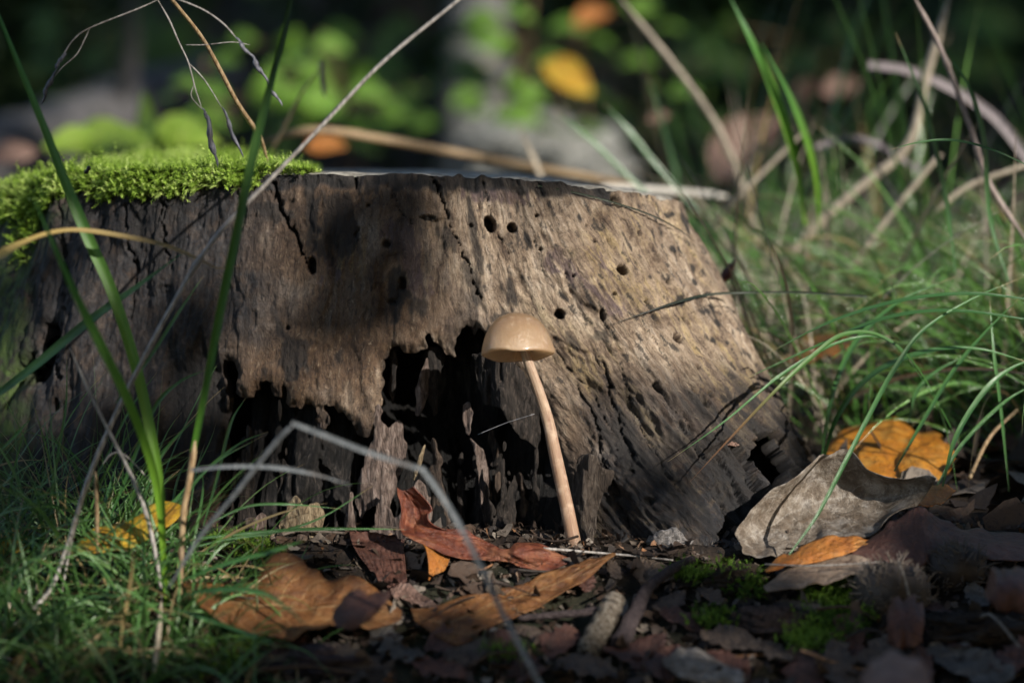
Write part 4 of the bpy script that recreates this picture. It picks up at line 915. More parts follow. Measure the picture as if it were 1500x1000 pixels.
Lm = (.30 + .55 * np.clip(mhh + .45, 0, 1)) * (.45 + .55 * thin) * rng.uniform(.35, 1.35, len(base)) * (.7 + .6 * (vnoise(base[:, 0] * .9, base[:, 1] * .9, 0, 19) * .5 + .5))
mo1 = moss_shoots(base, np.tile([0, -.15, 1.], (len(base), 1)), Lm * .8, 41, .19)
# moss that hangs over the rim and down the left flank
sel = np.argwhere(front & (px < 380) & (py < 520)); pk = sel[rng.integers(0, len(sel), 14000)]
pv = Vs[pk[:, 0], pk[:, 1]]; nv_ = Nn[pk[:, 0], pk[:, 1]]; qx, qy = px[pk[:, 0], pk[:, 1]], py[pk[:, 0], pk[:, 1]]
rimd = np.array(zs)[pk[:, 0]]
lowlim = 1 - .035 - .05 * np.clip(fbm(qx * .02, 0 * qx, 0, 3, 181) + .1, 0, 1) - .05 * smooth(70, 0, qx) - .02 * smooth(160, 40, qx)
okk = (rimd > lowlim) | ((qx < 55) & (fbm(qx * .03, qy * .012, 0, 3, 182) > .25) & (rng.random(len(qx)) < .3))
pv, nv_ = pv[okk][:2600], nv_[okk][:2600]
mo2 = moss_shoots(pv, nv_ + np.array([0, 0, .5]), rng.uniform(.3, .65, len(pv)), 42, .18)
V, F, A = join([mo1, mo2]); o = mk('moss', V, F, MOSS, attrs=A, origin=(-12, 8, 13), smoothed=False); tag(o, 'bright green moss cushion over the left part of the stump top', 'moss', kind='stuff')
# raised moss cushion further back on the stump
n = 1500; a_, r_2 = rng.uniform(0, 6.28, n), np.sqrt(rng.random(n)); bx_ = -15.5 + 5.5 * r_2 * np.cos(a_); by_ = 23 + 3.5 * r_2 * np.sin(a_)
bz = ztop(bx_) + .45 * (1 - r_2 ** 2)
mo3 = moss_shoots(np.stack([bx_, by_, bz], 1), np.tile([0, -.3, 1.], (n, 1)), rng.uniform(.4, .8, n), 43, .25)
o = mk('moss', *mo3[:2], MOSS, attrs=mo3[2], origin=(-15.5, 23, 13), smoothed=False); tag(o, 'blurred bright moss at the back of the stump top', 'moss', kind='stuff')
def moss_patch(pts, n, label, seed, L=(.3, .7), mat=MOSSD):
    r = np.random.default_rng(seed); B = []
    for (mx, my, rx, ry), q in zip(pts, [n // len(pts)] * len(pts)):
        for _ in range(q):
            a, t = r.uniform(0, 6.28), math.sqrt(r.random()); B.append((mx + rx * t * math.cos(a), my + ry * t * math.sin(a)))
    base = np.array([G(*b) for b in B[::6]]); base = np.repeat(base, 6, 0) + r.normal(0, .25, (len(base) * 6, 3)) * np.array([1, 1, .25]) + np.array([0, 0, .1])
    V, F, A = moss_shoots(base, np.tile([0, -.3, 1.], (len(base), 1)), r.uniform(*L, len(base)), seed, .13, 8)
    o = mk('moss', V, F, mat, attrs=A, origin=base.mean(0), smoothed=False); return tag(o, label, 'moss', kind='stuff')
moss_patch([(1215, 870, 34, 26), (1225, 915, 44, 26), (1190, 945, 30, 14)], 900, 'green moss sprigs between the bark piece and the split husk', 51)
moss_patch([(1010, 848, 22, 10), (1070, 850, 30, 12), (1100, 866, 16, 14), (1046, 915, 14, 10)], 420, 'sparse green moss sprigs at the foot of the grey leaf', 52)
moss_patch([(345, 800, 30, 12), (385, 820, 20, 10)], 240, 'small dull moss tuft beside the upright splinters', 53)
moss_patch([(330, 975, 50, 20), (740, 965, 20, 8)], 260, 'blurred moss bits along the bottom edge', 54)

# ------------------------------------------------------------------ grass
def pxw(w, d): return w * (d + 87) / FPX
def blade(pts, w, mat, label, name='grass_strand', cat='grass', tip=True, n=46, nrm=(0.1, -1, .15), fold=.22, twist=0.0, group=None, parent=None, wstart=.35):
    C = spline(PP(pts), n); u = np.linspace(0, 1, n)
    d = np.mean([p[2] for p in pts])
    W = pxw(w, d) * np.interp(u, [0, .25, .6, 1], [wstart, .9, 1, .06 if tip else .9])
    if name == 'tapered': pass
    V, F, A = ribbon(C, np.maximum(W, .012), nrm, fold, twist)
    o = mk(name, V, F, mat, parent, attrs=A)
    if parent is None: tag(o, label, cat, group)
    return o
def stalk(pts, w0, w1, mat, label, name='dry_stalk', cat='stalk', n=60, ns=7, parent=None, nodes=()):
    C = spline(PP(pts), n); d = np.mean([p[2] for p in pts])
    R = np.linspace(pxw(w0, d), pxw(w1, d), n) / 2
    R = R * np.interp(np.linspace(0, 1, n), [0, .18, .9, 1], [.35, 1, 1, .3])
    for k in nodes: R = R * (1 + .7 * np.exp(-((np.linspace(0, 1, n) - k) / .008) ** 2))
    V, F, F3 = tube(C, R, ns, lump=.12, seed=int(pts[0][0]) % 97)
    o = mk(name, V, F, mat, parent, F3=F3)
    if parent is None: tag(o, label, cat)
    return o
# long pale stalk across the picture
stalk([(90, 870, -4.6), (108, 775, -4.5), (134, 690, -4.5), (172, 602, -4.6), (240, 470, -4.6), (310, 355, -4.6), (395, 264, -4.5), (470, 186, -4.4), (560, 92, -4.2), (672, 0, -4), (720, -40, -4)], 9, 4.5, STRAWG, 'long pale dry stalk leaning diagonally across the stump', nodes=(.47,), n=140)
stalk([(20, 915, -6), (70, 868, -5.4), (98, 800, -4.7), (128, 702, -4.6)], 8, 6, STRAWG, 'dry sheath beside the foot of the long pale stalk')
t = thing('grass_plant', G(244, 880), 'grass plant with two broad green blades at the left of the stump', 'grass plant')
blade([(245, 892, -4.6), (238, 790, -4.4), (232, 700, -4.4), (205, 560, -4.2), (166, 432, -4.0), (130, 350, -3.8), (95, 265, -3.6), (50, 150, -3.4), (5, 40, -3.2), (-10, 0, -3)], 17, BLADE, '', 'blade', parent=t, n=80)
blade([(244, 892, -4.9), (234, 750, -5.4), (222, 680, -6), (190, 592, -7), (150, 510, -7.6), (110, 430, -8.2), (75, 350, -8.8), (48, 288, -9.2)], 14, BLADE, '', 'blade', parent=t, n=60)
t2 = thing('grass_plant', G(264, 872), 'single tall green blade on a tan sheath, left of the jagged hollow', 'grass plant')
blade([(283, 662, -5.6), (303, 560, -5.8), (326, 440, -6.0), (346, 345, -6.2), (370, 230, -6.3), (400, 110, -6.5), (426, 0, -6.8), (436, -60, -7)], 14, mat_grass('dark_broad_blade', (.06, .17, .014), (.018, .05, .012), rnd=False, rough=.45, trans=.35), '', 'blade', parent=t2, n=60, wstart=.6)
stalk([(264, 880, -5.4), (268, 760, -5.4), (278, 700, -5.5), (286, 645, -5.6)], 9, 10, STRAWB, '', 'sheath', parent=t2)
blade([(-70, 622, -4), (0, 574, -4.2), (60, 528, -4.2), (130, 470, -4.0), (200, 420, -3.8), (268, 370, -3.5)], 13, BLADEB, 'bluish green blade slanting up from the left edge')
blade([(-60, 408, -8), (-10, 380, -7.6), (30, 358, -7), (70, 343, -6), (112, 338, -5.2), (170, 345, -4.8), (240, 360, -4.4), (290, 380, -4.2), (320, 393, -4), (352, 389, -4)], 13, DRYY, 'arched dry yellow blade entering from the left edge', n=70, wstart=2.6, nrm=(0, -.5, .8))
stalk([(238, 880, -5.6), (228, 812, -5.4), (214, 752, -5.2), (194, 700, -5), (164, 640, -4.8), (130, 572, -4.6), (102, 508, -4.5)], 8, 4, STRAWG, 'thin grey dry stalk crossing the long pale stalk')
stalk([(142, 810, -4), (142, 752, -4), (140, 690, -4)], 7, 6, STRAWB, 'short brown stub standing in the grass tuft')
stalk([(150, 680, -3.6), (165, 664, -3.6), (185, 668, -3.6), (222, 706, -3.4)], 3, 2, STRAWG, 'hair thin bent dry stem in the grass tuft')
stalk([(246, 862, -8.6), (290, 790, -9.4), (345, 722, -10.2), (400, 652, -11), (431, 620, -11.4)], 6.5, 5.5, STRAWK, 'dull tan stem rising to a sharp bend before the hollow')
blade([(428, 619, -11.4), (470, 635, -11.6), (540, 662, -12), (622, 688, -12.4)], 7, STRAWK, 'grey flat blade running right from the sharp bend', tip=False, wstart=.8)
blade([(618, 685, -12.4), (650, 730, -12.8), (690, 800, -13.4), (735, 895, -14), (800, 1020, -15)], 8.5, STRAWK, 'blurred grey blade falling to the bottom edge before the leaves', tip=False, wstart=.8)
blade([(280, 688, -8), (330, 683, -8.6), (400, 684, -9), (460, 694, -9.4), (514, 710, -9.6)], 6.5, STRAWK, 'blurred grey blade lying level before the dark hollow', tip=True, wstart=.9)
stalk([(236, 880, -6), (232, 930, -8), (226, 985, -9.5)], 9, 8, STRAW, 'pale broken stem leaning in the foreground grass')
stalk([(60, 1010, -9), (105, 965, -8), (150, 925, -7)], 8, 6, STRAWB, 'brown stem lying in the lower left grass')
# thin single blades round the foot of the stump
THIN = [([(185, 800, -2.4), (290, 788, -2.2), (420, 776, -2.0), (520, 774, -1.8), (592, 775, -1.6)], 5, 'thin green blade lying level in front of the splinters'),
        ([(230, 815, -2.4), (330, 790, -2.2), (400, 780, -2.0), (470, 758, -2), (545, 712, -2)], 4, 'hair thin blade rising over the splinters'),
        ([(215, 790, -2), (250, 740, -2), (300, 690, -1.8), (350, 650, -1.6), (392, 632, -1.4)], 5, 'fine blade arching right with its tip near the jagged edge'),
        ([(220, 800, -1.6), (262, 740, -1.6), (310, 682, -1.6), (385, 638, -1.5)], 4, 'fine blade just under the arching one'),
        ([(298, 770, -1.6), (318, 700, -1.4), (338, 620, -1.2), (360, 582, -1)], 5, 'thin upright blade touching the jagged wood edge'),
        ([(160, 760, -1.5), (185, 700, -1.6), (225, 600, -1.8), (262, 560, -1.9), (305, 540, -2)], 6, 'curved green blade arching between the two broad blades'),
        ([(205, 740, -1.5), (235, 670, -1.6), (262, 636, -1.7), (294, 606, -1.8)], 4, 'short pale tipped blade left of the tall blade'),
        ([(70, 770, -1), (80, 690, -1), (96, 600, -1), (98, 520, -1)], 4, 'straight thin blade near the left edge'),
        ([(170, 590, -2.6), (215, 530, -2.8), (260, 460, -2.8), (298, 404, -2.6)], 5, 'dark thin blade beside the long pale stalk'),
        ([(100, 760, 0), (150, 680, 0), (190, 600, 0), (230, 545, 0)], 4, 'thin blade slanting up behind the crossing stalks'),
        ([(300, 770, -2.2), (360, 742, -2), (420, 738, -2), (500, 745, -2)], 4, 'thin yellowish blade bending level over the leaf'),
        ([(40, 740, -1), (20, 690, -1), (-10, 640, -1)], 5, 'blade leaning out of the left edge'),
        ([(0, 660, -2), (20, 640, -2), (46, 612, -2.2)], 5, 'blade tip poking in at the left edge'),
        ([(265, 850, -6), (330, 825, -6.5), (400, 806, -7), (450, 790, -7.5)], 7, 'blurred blade crossing the cupped leaf'),
        ([(262, 872, -8), (320, 862, -9), (390, 870, -10), (455, 920, -11)], 8, 'blurred yellowish blade drooping over the cupped leaf'),
        ([(255, 890, -7), (300, 905, -8), (370, 930, -9), (412, 948, -9.5)], 6, 'blurred blade below the cupped leaf')]
for pts, w, lab in THIN: blade(pts, w, BLADEL, lab, n=36)
def tuft(n, base_fn, len_r, lean, droop, wid, seed, az=None, nseg=12):
    r = np.random.default_rng(seed); b = base_fn(r, n)
    L = r.uniform(*len_r, n); az_ = r.uniform(0, 2 * math.pi, n) if az is None else r.normal(az[0], az[1], n)
    th0 = np.abs(r.normal(lean[0], lean[1], n)); dr = r.uniform(*droop, n)
    k = np.linspace(0, 1, nseg)
    ang = th0[:, None] + dr[:, None] * k[None] ** 1.3
    h = np.stack([np.cos(az_), np.sin(az_), 0 * az_], -1)
    side_w = r.normal(0, .25, n)
    azk = az_[:, None] + side_w[:, None] * k[None] * 2
    st = (L / (nseg - 1))[:, None]
    dx, dy, dz = np.sin(ang) * np.cos(azk) * st, np.sin(ang) * np.sin(azk) * st, np.cos(ang) * st
    C = b[:, None] + np.stack([np.cumsum(dx, 1) - dx[:, :1], np.cumsum(dy, 1) - dy[:, :1], np.cumsum(dz, 1) - dz[:, :1]], -1)
    gh_ = ground_h(C[..., 0], C[..., 1]) + .1; C[..., 2] = np.maximum(C[..., 2], gh_ - .2 + .0 * k)
    S = np.stack([-np.sin(azk), np.cos(azk), 0 * azk], -1)
    tw = r.normal(0, .8, (n, 1, 1)); T = np.gradient(C, axis=1); T /= np.linalg.norm(T, axis=2)[..., None] + 1e-9
    N = np.cross(T, S); S = S * np.cos(tw) + N * np.sin(tw); N = np.cross(T, S)
    W = (r.uniform(*wid, n)[:, None] * np.interp(k, [0, .2, .6, 1], [.6, 1, .85, .06])[None])[..., None]
    V = np.stack([C - S * W * .5, C + N * W * .22, C + S * W * .5], 2)
    F0 = gridF(nseg, 3); F = (F0[None] + (np.arange(n) * nseg * 3)[:, None, None]).reshape(-1, 4)
    lu = np.broadcast_to(k[None, :, None], V.shape[:3]); lv = np.broadcast_to(np.array([-1., 0, 1])[None, None], V.shape[:3])
    rnd = np.broadcast_to(r.random((n, 1, 1)), V.shape[:3])
    return V.reshape(-1, 3), F, dict(lu=lu.ravel(), lv=lv.ravel(), rnd=rnd.ravel())
def on_ground(xr, yr, clump=None):
    def f(r, n):
        x, y = r.uniform(*xr, n), r.uniform(*yr, n)
        if clump:
            cx_ = r.uniform(*xr, clump); cy_ = r.uniform(*yr, clump); i = r.integers(0, clump, n); x = cx_[i] + r.normal(0, .9, n); y = cy_[i] + r.normal(0, .9, n)
        return np.stack([x, y, ground_h(x, y) + ground_bump(x, y) - .2], -1)
    return f
parts = [tuft(500, on_ground((-22, -11.2), (-9, 1.5), 70), (3.0, 7.0), (.5, .35), (.4, 1.6), (.07, .14), 61),
         tuft(420, on_ground((-20, -9.5), (-10, -4), 40), (2.5, 5.5), (.8, .35), (.5, 1.4), (.08, .16), 62),
         tuft(90, on_ground((-22, -12.5), (-4, 2.5), 16), (4.5, 8.0), (.25, .2), (.2, .9), (.05, .09), 63),
         tuft(120, on_ground((-11.5, -7), (-11, -3), 12), (1.6, 3.6), (.9, .3), (.3, 1.2), (.05, .09), 64)]
V, F, A = join(parts); o = mk('grass', V, F, GRASS, attrs=A, origin=(-15, -5, 0)); tag(o, 'tuft of fine green grass at the lower left', 'grass', kind='stuff')
GRASSR = mat_grass('sunlit_green_grass', (.05, .14, .026), (.14, .29, .068), drytip=.1, rough=.17, spec=1.0, trans=.3)
parts = [tuft(330, on_ground((11, 34), (15, 36), 34), (9, 17), (.35, .3), (.9, 2.0), (.10, .20), 71, az=(3.3, 1.0)),
         tuft(460, on_ground((9, 45), (28, 80), 44), (8, 16), (.4, .35), (.6, 1.9), (.10, .2), 72),
         tuft(70, on_ground((16, 34), (6, 20), 12), (7, 13), (.5, .3), (1.0, 2.0), (.09, .16), 73, az=(3.0, .7)),
         tuft(300, on_ground((13, 36), (12, 32), 20), (10, 17), (.45, .3), (1.0, 2.1), (.055, .10), 78, az=(3.2, .9)),
         tuft(240, on_ground((9, 40), (34, 90), 20), (8, 15), (.4, .3), (.8, 2.0), (.08, .16), 79),
         tuft(60, on_ground((6, 34), (30, 60), 12), (16, 26), (.12, .12), (.1, .7), (.16, .3), 74)]
V, F, A = join(parts); o = mk('grass', V, F, GRASSR, attrs=A, origin=(20, 25, 2)); tag(o, 'drooping sunlit grass to the right of the stump', 'grass', kind='stuff')
parts = [tuft(420, on_ground((8, 60), (20, 110), 50), (6, 18), (.8, .5), (.2, 1.2), (.12, .24), 76), tuft(160, on_ground((10, 40), (12, 60), 30), (8, 18), (.5, .4), (.1, .9), (.12, .22), 77)]
V, F, A = join(parts); o = mk('dry_grass', V, F, STRAW, attrs=A, origin=(20, 45, 2)); tag(o, 'pale dead grass blades tangled in the sunlit grass', 'dry grass', kind='stuff')
RB = [([(1408, 655, 8), (1345, 540, 5.5), (1290, 492, 4.5), (1235, 490, 3.4), (1190, 522, 2.6), (1140, 568, 1.8), (1060, 652, 1.2), (1010, 706, .8)], 7, 'brown tipped blade bending down onto the stump root', mat_grass('brown_tipped_blade', (.05, .14, .03), (.10, .20, .04), (.20, .095, .045), .36, rnd=False)),
      ([(1380, 600, 8), (1310, 505, 5), (1240, 498, 3.6), (1150, 545, 2.2), (1060, 618, 1.4), (978, 676, .8)], 5, 'thin green blade just above the brown tipped one', BLADEL),
      ([(1156, 812, -2.4), (1196, 756, -1.8), (1236, 680, -.6), (1272, 610, .6), (1310, 540, 2), (1352, 484, 3), (1420, 440, 4), (1500, 405, 5)], 7, 'green blade standing over the grey leaf', BLADEL),
      ([(1208, 668, 7), (1222, 620, 6.4), (1252, 572, 6), (1300, 535, 5.6), (1370, 512, 5.2), (1440, 512, 5), (1520, 535, 5)], 9, 'glossy arching blade rooted beside the orange leaf', BLADEL),
      ([(1204, 668, 7.6), (1214, 600, 7.6), (1232, 540, 7.6), (1262, 490, 7.6), (1320, 440, 7.6), (1400, 405, 7.6)], 8, 'upright blade rooted at the orange leaf, curving right', BLADEL),
      ([(1380, 715, 4), (1400, 640, 4), (1440, 575, 4.4), (1480, 540, 4.8), (1530, 520, 5)], 8, 'green blade right of the orange leaf', BLADEL),
      ([(1310, 690, 6), (1350, 620, 6), (1395, 545, 6), (1440, 490, 6), (1500, 430, 6)], 6, 'straight shining blade slanting over the orange leaf', BLADEL),
      ([(1370, 715, 4.6), (1410, 650, 5), (1470, 590, 5.4), (1520, 560, 5.6)], 6, 'lower blade beside the right edge', BLADEL),
      ([(1330, 620, 9), (1342, 575, 9), (1370, 545, 9), (1420, 518, 9)], 6, 'short curved blade behind the orange leaf', BLADEL),
      ([(1478, 720, 6), (1466, 600, 6), (1456, 520, 6), (1450, 440, 6.5)], 6, 'upright thin blade near the right edge', BLADEL),
      ([(1520, 440, 2), (1420, 430, 2.4), (1320, 440, 3), (1220, 470, 4), (1120, 520, 5)], 7, 'long blade arching left towards the stump', BLADEL),
      ([(1520, 470, 3), (1400, 455, 3.6), (1300, 465, 4.4), (1200, 505, 5.4), (1080, 560, 6)], 7, 'second long arching blade a little lower', BLADEL),
      ([(1520, 250, 3), (1460, 222, 3), (1400, 206, 3), (1350, 208, 3), (1305, 219, 3)], 5, 'thin green blade arching level at the upper right', BLADEL),
      ([(1480, 420, 12), (1450, 320, 12), (1440, 200, 12), (1415, 120, 12), (1385, 78, 12)], 9, 'green blade bending left at the upper right', BLADEL),
      ([(1400, 400, 14), (1385, 290, 14), (1355, 160, 14), (1312, 48, 14)], 9, 'green blade leaning left beside the thick dry stalk', BLADEL),
      ([(1180, 330, 24), (1160, 220, 22), (1130, 130, 21), (1100, 60, 20), (1066, -10, 20)], 20, 'broad blurred green blade reaching the top edge', BLADE),
      ([(1200, 330, 24), (1190, 240, 22), (1160, 150, 21), (1115, 62, 20)], 14, 'narrower blurred green blade beside the broad one', BLADE),
      ([(1000, 330, 30), (930, 268, 30), (868, 208, 30), (812, 162, 30)], 8, 'blurred blade leaning left behind the stump rim', BLADEL),
      ([(1030, 320, 32), (960, 240, 32), (920, 190, 32), (884, 152, 32)], 8, 'second blurred blade leaning left behind the stump rim', BLADEL),
      ([(1010, 320, 40), (990, 250, 40), (970, 180, 40), (950, 110, 40)], 8, 'blurred upright blade behind the stump rim', BLADEL),
      ([(800, 280, 34), (785, 240, 34), (755, 175, 34)], 9, 'thin dull blade rising behind the stump centre', STRAW)]
def on_stump(x, y, off=.22):
    m_ = (np.abs(px - x) < 4) & (np.abs(py - y) < 4) & front
    return (x, y, float(Vs[..., 1][m_].min()) - off) if m_.any() else (x, y, 8.5)
DKB = mat_grass('dark_thin_grass', (.012, .022, .008), (.014, .012, .010), rnd=False, trans=.1)
blade([(1270, 434, 8), (1160, 428, 8)] + [on_stump(*q) for q in ((1052, 430), (1000, 440), (950, 456), (896, 475))], 4, DKB, 'dark hair thin blade reaching over the stump from the right', n=40, wstart=1)
blade([on_stump(*q, .06) for q in ((788, 272), (850, 284), (910, 300), (960, 318), (1000, 340), (1026, 362))], 2.6, DKB, 'dark thin line curving under the right rim of the stump', n=40, wstart=1)  # thin dark strip hugging the wood surface
for pts, w, lab, mt in RB: blade(pts, w, mt, lab, n=50, nrm=(.2, -.7, .6))
stalk([(1124, 400, 36), (1092, 290, 36), (1056, 196, 36), (1000, 112, 36), (905, -6, 36)], 12, 9, STRAW, 'blurred bent dry stalk rising from the stump edge to the top')
stalk([(1120, 420, 30), (1190, 336, 30), (1262, 272, 30), (1330, 212, 30), (1358, 110, 30), (1392, -8, 30)], 15, 13, STRAW, 'thick blurred dry stalk with a kink at the upper right')
stalk([(1510, 362, 14), (1450, 270, 14), (1420, 182, 14), (1378, 72, 14), (1338, -6, 14)], 9, 7, STRAWP, 'slim dry stalk slanting down to the right edge', nodes=(.4, .7))
stalk([(1240, 400, 26), (1300, 320, 26), (1365, 240, 26), (1380, 226, 26)], 10, 7, STRAW, 'short blurred straw below the kinked stalk')
stalk([(1370, 310, 24), (1420, 272, 24), (1520, 236, 24)], 9, 8, STRAW, 'short pale straw at the right edge')
stalk([(1040, 340, 32), (1080, 290, 30), (1130, 240, 30), (1175, 196, 30)], 9, 6, STRAW, 'short blurred straw beside the bent stalk')
stalk([(386, 208, 30), (460, 191, 32), (560, 204, 34), (700, 230, 36), (850, 258, 36), (1000, 290, 34)], 14, 15, STRAWB, 'blurred tan stalk lying level behind the stump top')
stalk([(850, 276, 32), (920, 276, 33), (1000, 282, 34), (1066, 288, 34)], 13, 12, mat_straw('whitish_straw', (.36, .33, .29), (.5, .47, .42)), 'whitish straw behind the right corner of the stump')
stalk([(476, 142, 24), (472, 112, 24), (470, 90, 24)], 7, 8, STRAW, 'short pale stub above the stump rim')
stalk([(396, 224, 24), (415, 190, 24), (440, 140, 24), (468, 100, 24)], 6, 4, STRAWB, 'thin brown stem leaning to the pale stub')
blade([(1272, 96, 30), (1330, 104, 30), (1400, 134, 30), (1460, 176, 30), (1510, 240, 30)], 16, STRAWL, 'lilac grey dead blade drooping to the right edge', tip=False, wstart=.9, nrm=(0, -1, .4))
blade([(1195, 216, 34), (1240, 203, 34), (1290, 214, 34), (1345, 248, 34)], 11, STRAWL, 'pinkish dead blade arching low at the right', tip=False, wstart=.8, nrm=(0, -1, .4))
# seed head that nods into the top left corner
PAN = thing('grass_seed_head', P(392, 236, 8), 'nodding dry grass seed head at the top left', 'seed head')
stalk([(392, 236, 8), (380, 200, 7), (346, 148, 5), (300, 62, 3), (252, 0, 1), (240, -16, .5), (232, -8, 0), (231, 1, 0)], 9, 3, STRAWB, '', 'stem', parent=PAN, n=90)
BR = [([(231, 0, 0), (200, 14, -.2), (132, 41, -.4), (108, 58, -.6), (94, 78, -.6), (80, 100, -.6)], 2.6),
      ([(132, 41, -.4), (124, 58, -.4), (112, 80, -.4), (92, 98, -.6), (80, 112, -.6)], 2.0),
      ([(231, 0, 0), (248, 30, 0), (262, 62, .2), (276, 92, .2), (286, 130, .2), (296, 160, .2)], 2.6),
      ([(272, 66, .2), (300, 66, .2), (340, 62, .2), (366, 66, .2)], 1.6), ([(276, 92, .2), (300, 118, .2), (325, 158, .2)], 2.0),
      ([(236, -6, 0), (262, 0, -.2), (300, 16, -.4), (328, 36, -.6), (346, 56, -.6)], 2.8), ([(284, 124, .2), (280, 140, .2), (290, 154, .2), (304, 166, .2)], 1.6)]
BRO = []
for pts, w in BR: BRO.append(stalk(pts, w, w * .8, STRAWG, '', 'branch', parent=PAN, n=30, ns=5))
def spikelet(a, b, w, br):
    A_, B_ = P(*a), P(*b); n = 14; u = np.linspace(0, 1, n)
    C = A_ + (B_ - A_) * u[:, None]; C[:, 0] += .04 * np.sin(u * 9)
    R = pxw(w * .75, a[2]) / 2 * (np.sin(u * math.pi) ** .7 * (1 - .35 * u) * (1 + .25 * np.sin(u * 22)) + .06)
    V, F, F3 = tube(C, R, 7, lump=.3, seed=int(a[0])); mk('spikelet', V, F, SPIKE, BRO[br], F3=F3)
for br, (a, b, w) in zip((0, 0, 2, 2, 4, 5, 5, 5), [((96, 76, -.6), (78, 108, -.6), 9), ((80, 104, -.6), (60, 152, -.6), 11), ((296, 158, .2), (308, 182, .2), 7), ((302, 166, .2), (318, 246, .2), 13), ((325, 156, .2), (356, 232, .2), 9), ((344, 54, -.6), (372, 88, -.6), 9), ((366, 78, -.6), (390, 118, -.6), 11), ((384, 108, -.6), (413, 156, -.6), 9)]): spikelet(a, b, w, br)
# a midge in the air over the moss
fly = thing('midge', P(128, 250, -1), 'tiny dark midge hanging over the moss', 'midge')
C = PP([(124, 255, -1), (127, 251, -1), (130, 246, -1), (131, 243, -1)]); V, F, F3 = tube(spline(C, 10), [.02, .05, .07, .08, .06, .07, .09, .07, .06, .02], 8); mk('body', V, F, mat_plain('midge_body', (.03, .025, .02), .4), fly, F3=F3)
for i, (dx, dy) in enumerate([(-5, 4), (-4, 7), (5, 5), (6, 1)]):
    V, F, F3 = tube(PP([(128, 249, -1), (128 + dx, 249 + dy * .2, -1), (128 + dx * 1.1, 249 + dy * 1.3, -1)]), .008, 3); mk('leg', V, F, mat_plain('midge_leg', (.04, .03, .025), .5), fly, F3=F3)

# ------------------------------------------------------------------ woodland behind
def leafmesh(L, W, nu=7, nv=5, curl=.25, seed=0):
    u = np.linspace(0, 1, nu)[:, None]; v = np.linspace(-1, 1, nv)[None]
    w = np.sin(u ** .85 * math.pi) ** .8 * W * .5 + .001
    x, y = u * L + 0 * v, v * w
    z = -curl * L * u ** 2 + .25 * W * np.abs(v) * np.sin(u * math.pi) + .04 * L * vnoise(u * 3, v * 2, 0, seed)
    return np.stack([x, y, z], -1).reshape(-1, 3), gridF(nu, nv), np.repeat(u[:, 0], nv), np.tile(v[0], nu)
LGRN = mat_leaf('green_leaf', (.10, .22, .025), (.16, .32, .035), (.22, .38, .055), (.16, .30, .07), .4, .4, .4, (.03, .08, .012), .3, 7)
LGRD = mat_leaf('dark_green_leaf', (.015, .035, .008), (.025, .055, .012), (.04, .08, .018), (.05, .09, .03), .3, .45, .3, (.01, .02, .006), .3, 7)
LGRM = mat_leaf('mid_green_leaf', (.05, .11, .02), (.085, .17, .03), (.12, .22, .045), (.1, .2, .05), .3, .5, .4, (.03, .06, .012), .4, 7)
def plant(leaves, root, label, mat=LGRN, seed=0, group=None, scale=1.0):
    """leafy seedling: stem from the ground with side stems to each leaf"""
    r = np.random.default_rng(seed); t = thing('leafy_plant', root, label, 'plant', group)
    pts = [P(a, b, d) for a, b, d, s in leaves]; top = np.mean(pts, 0); topz = max(p[2] for p in pts)
    stem = spline([root, (root + top) / 2 + r.normal(0, 1.5, 3), np.array([top[0], top[1], topz * .9 + top[2] * .1])], 24)
    V, F, F3 = tube(stem, np.linspace(.5, .18, 24) * scale, 7); mk('stem', V, F, STRAWB, t, F3=F3)
    for (a, b, d, s), p in zip(leaves, pts):
        L = s * (d + 87) / FPX * 2.0
        j = int(np.argmin(np.linalg.norm(stem - p, axis=1))); j = max(2, j - 3)
        az = math.atan2(p[1] - stem[j][1], p[0] - stem[j][0]) + r.normal(0, .5)
        V, F, lu, lv = leafmesh(L, L * r.uniform(.6, .8), seed=seed)
        cz, sz = math.cos(az), math.sin(az); rl, pt = r.normal(0, .3), r.normal(.15, .25)
        V = V - np.array([L * .5, 0, 0]); V = V @ np.array([[math.cos(pt), 0, math.sin(pt)], [0, 1, 0], [-math.sin(pt), 0, math.cos(pt)]])
        V = V @ np.array([[1, 0, 0], [0, math.cos(rl), math.sin(rl)], [0, -math.sin(rl), math.cos(rl)]])
        # blades of a shade plant turn their faces to the light
        tl = r.uniform(.5, 1.0); V = V @ np.array([[1, 0, 0], [0, math.cos(tl), math.sin(tl)], [0, -math.sin(tl), math.cos(tl)]]) if True else V
        R = np.array([[cz, sz, 0], [-sz, cz, 0], [0, 0, 1]])
        if r.random() < .5: R = np.array([[math.cos(az * .2), math.sin(az * .2), 0], [-math.sin(az * .2), math.cos(az * .2), 0], [0, 0, 1]])
        V = V @ R + p
        lf = mk('leaf', V, F, mat, t, attrs=dict(lu=lu, lv=lv))
        V, F, F3 = tube(spline([stem[j], (stem[j] + p) / 2 + np.array([0, 0, 1.]), p], 8), .08 * scale, 4); mk('leaf_stalk', V, F, STRAWB, lf, F3=F3)
    return t
plant([(440, 78, 120, 34), (486, 70, 128, 30), (400, 100, 118, 26), (540, 138, 125, 34), (594, 142, 132, 28), (470, 145, 122, 40), (420, 150, 116, 34), (520, 180, 128, 26), (575, 165, 135, 26), (455, 110, 120, 30), (380, 165, 112, 28)], G(500, 300), 'leafy green plant blurred left of the grey trunk', seed=3)
plant([(275, 122, 95, 26), (310, 135, 92, 28), (345, 185, 92, 24), (330, 90, 100, 20), (250, 140, 98, 20)], G(330, 290), 'small leafy plant blurred above the moss', seed=5)
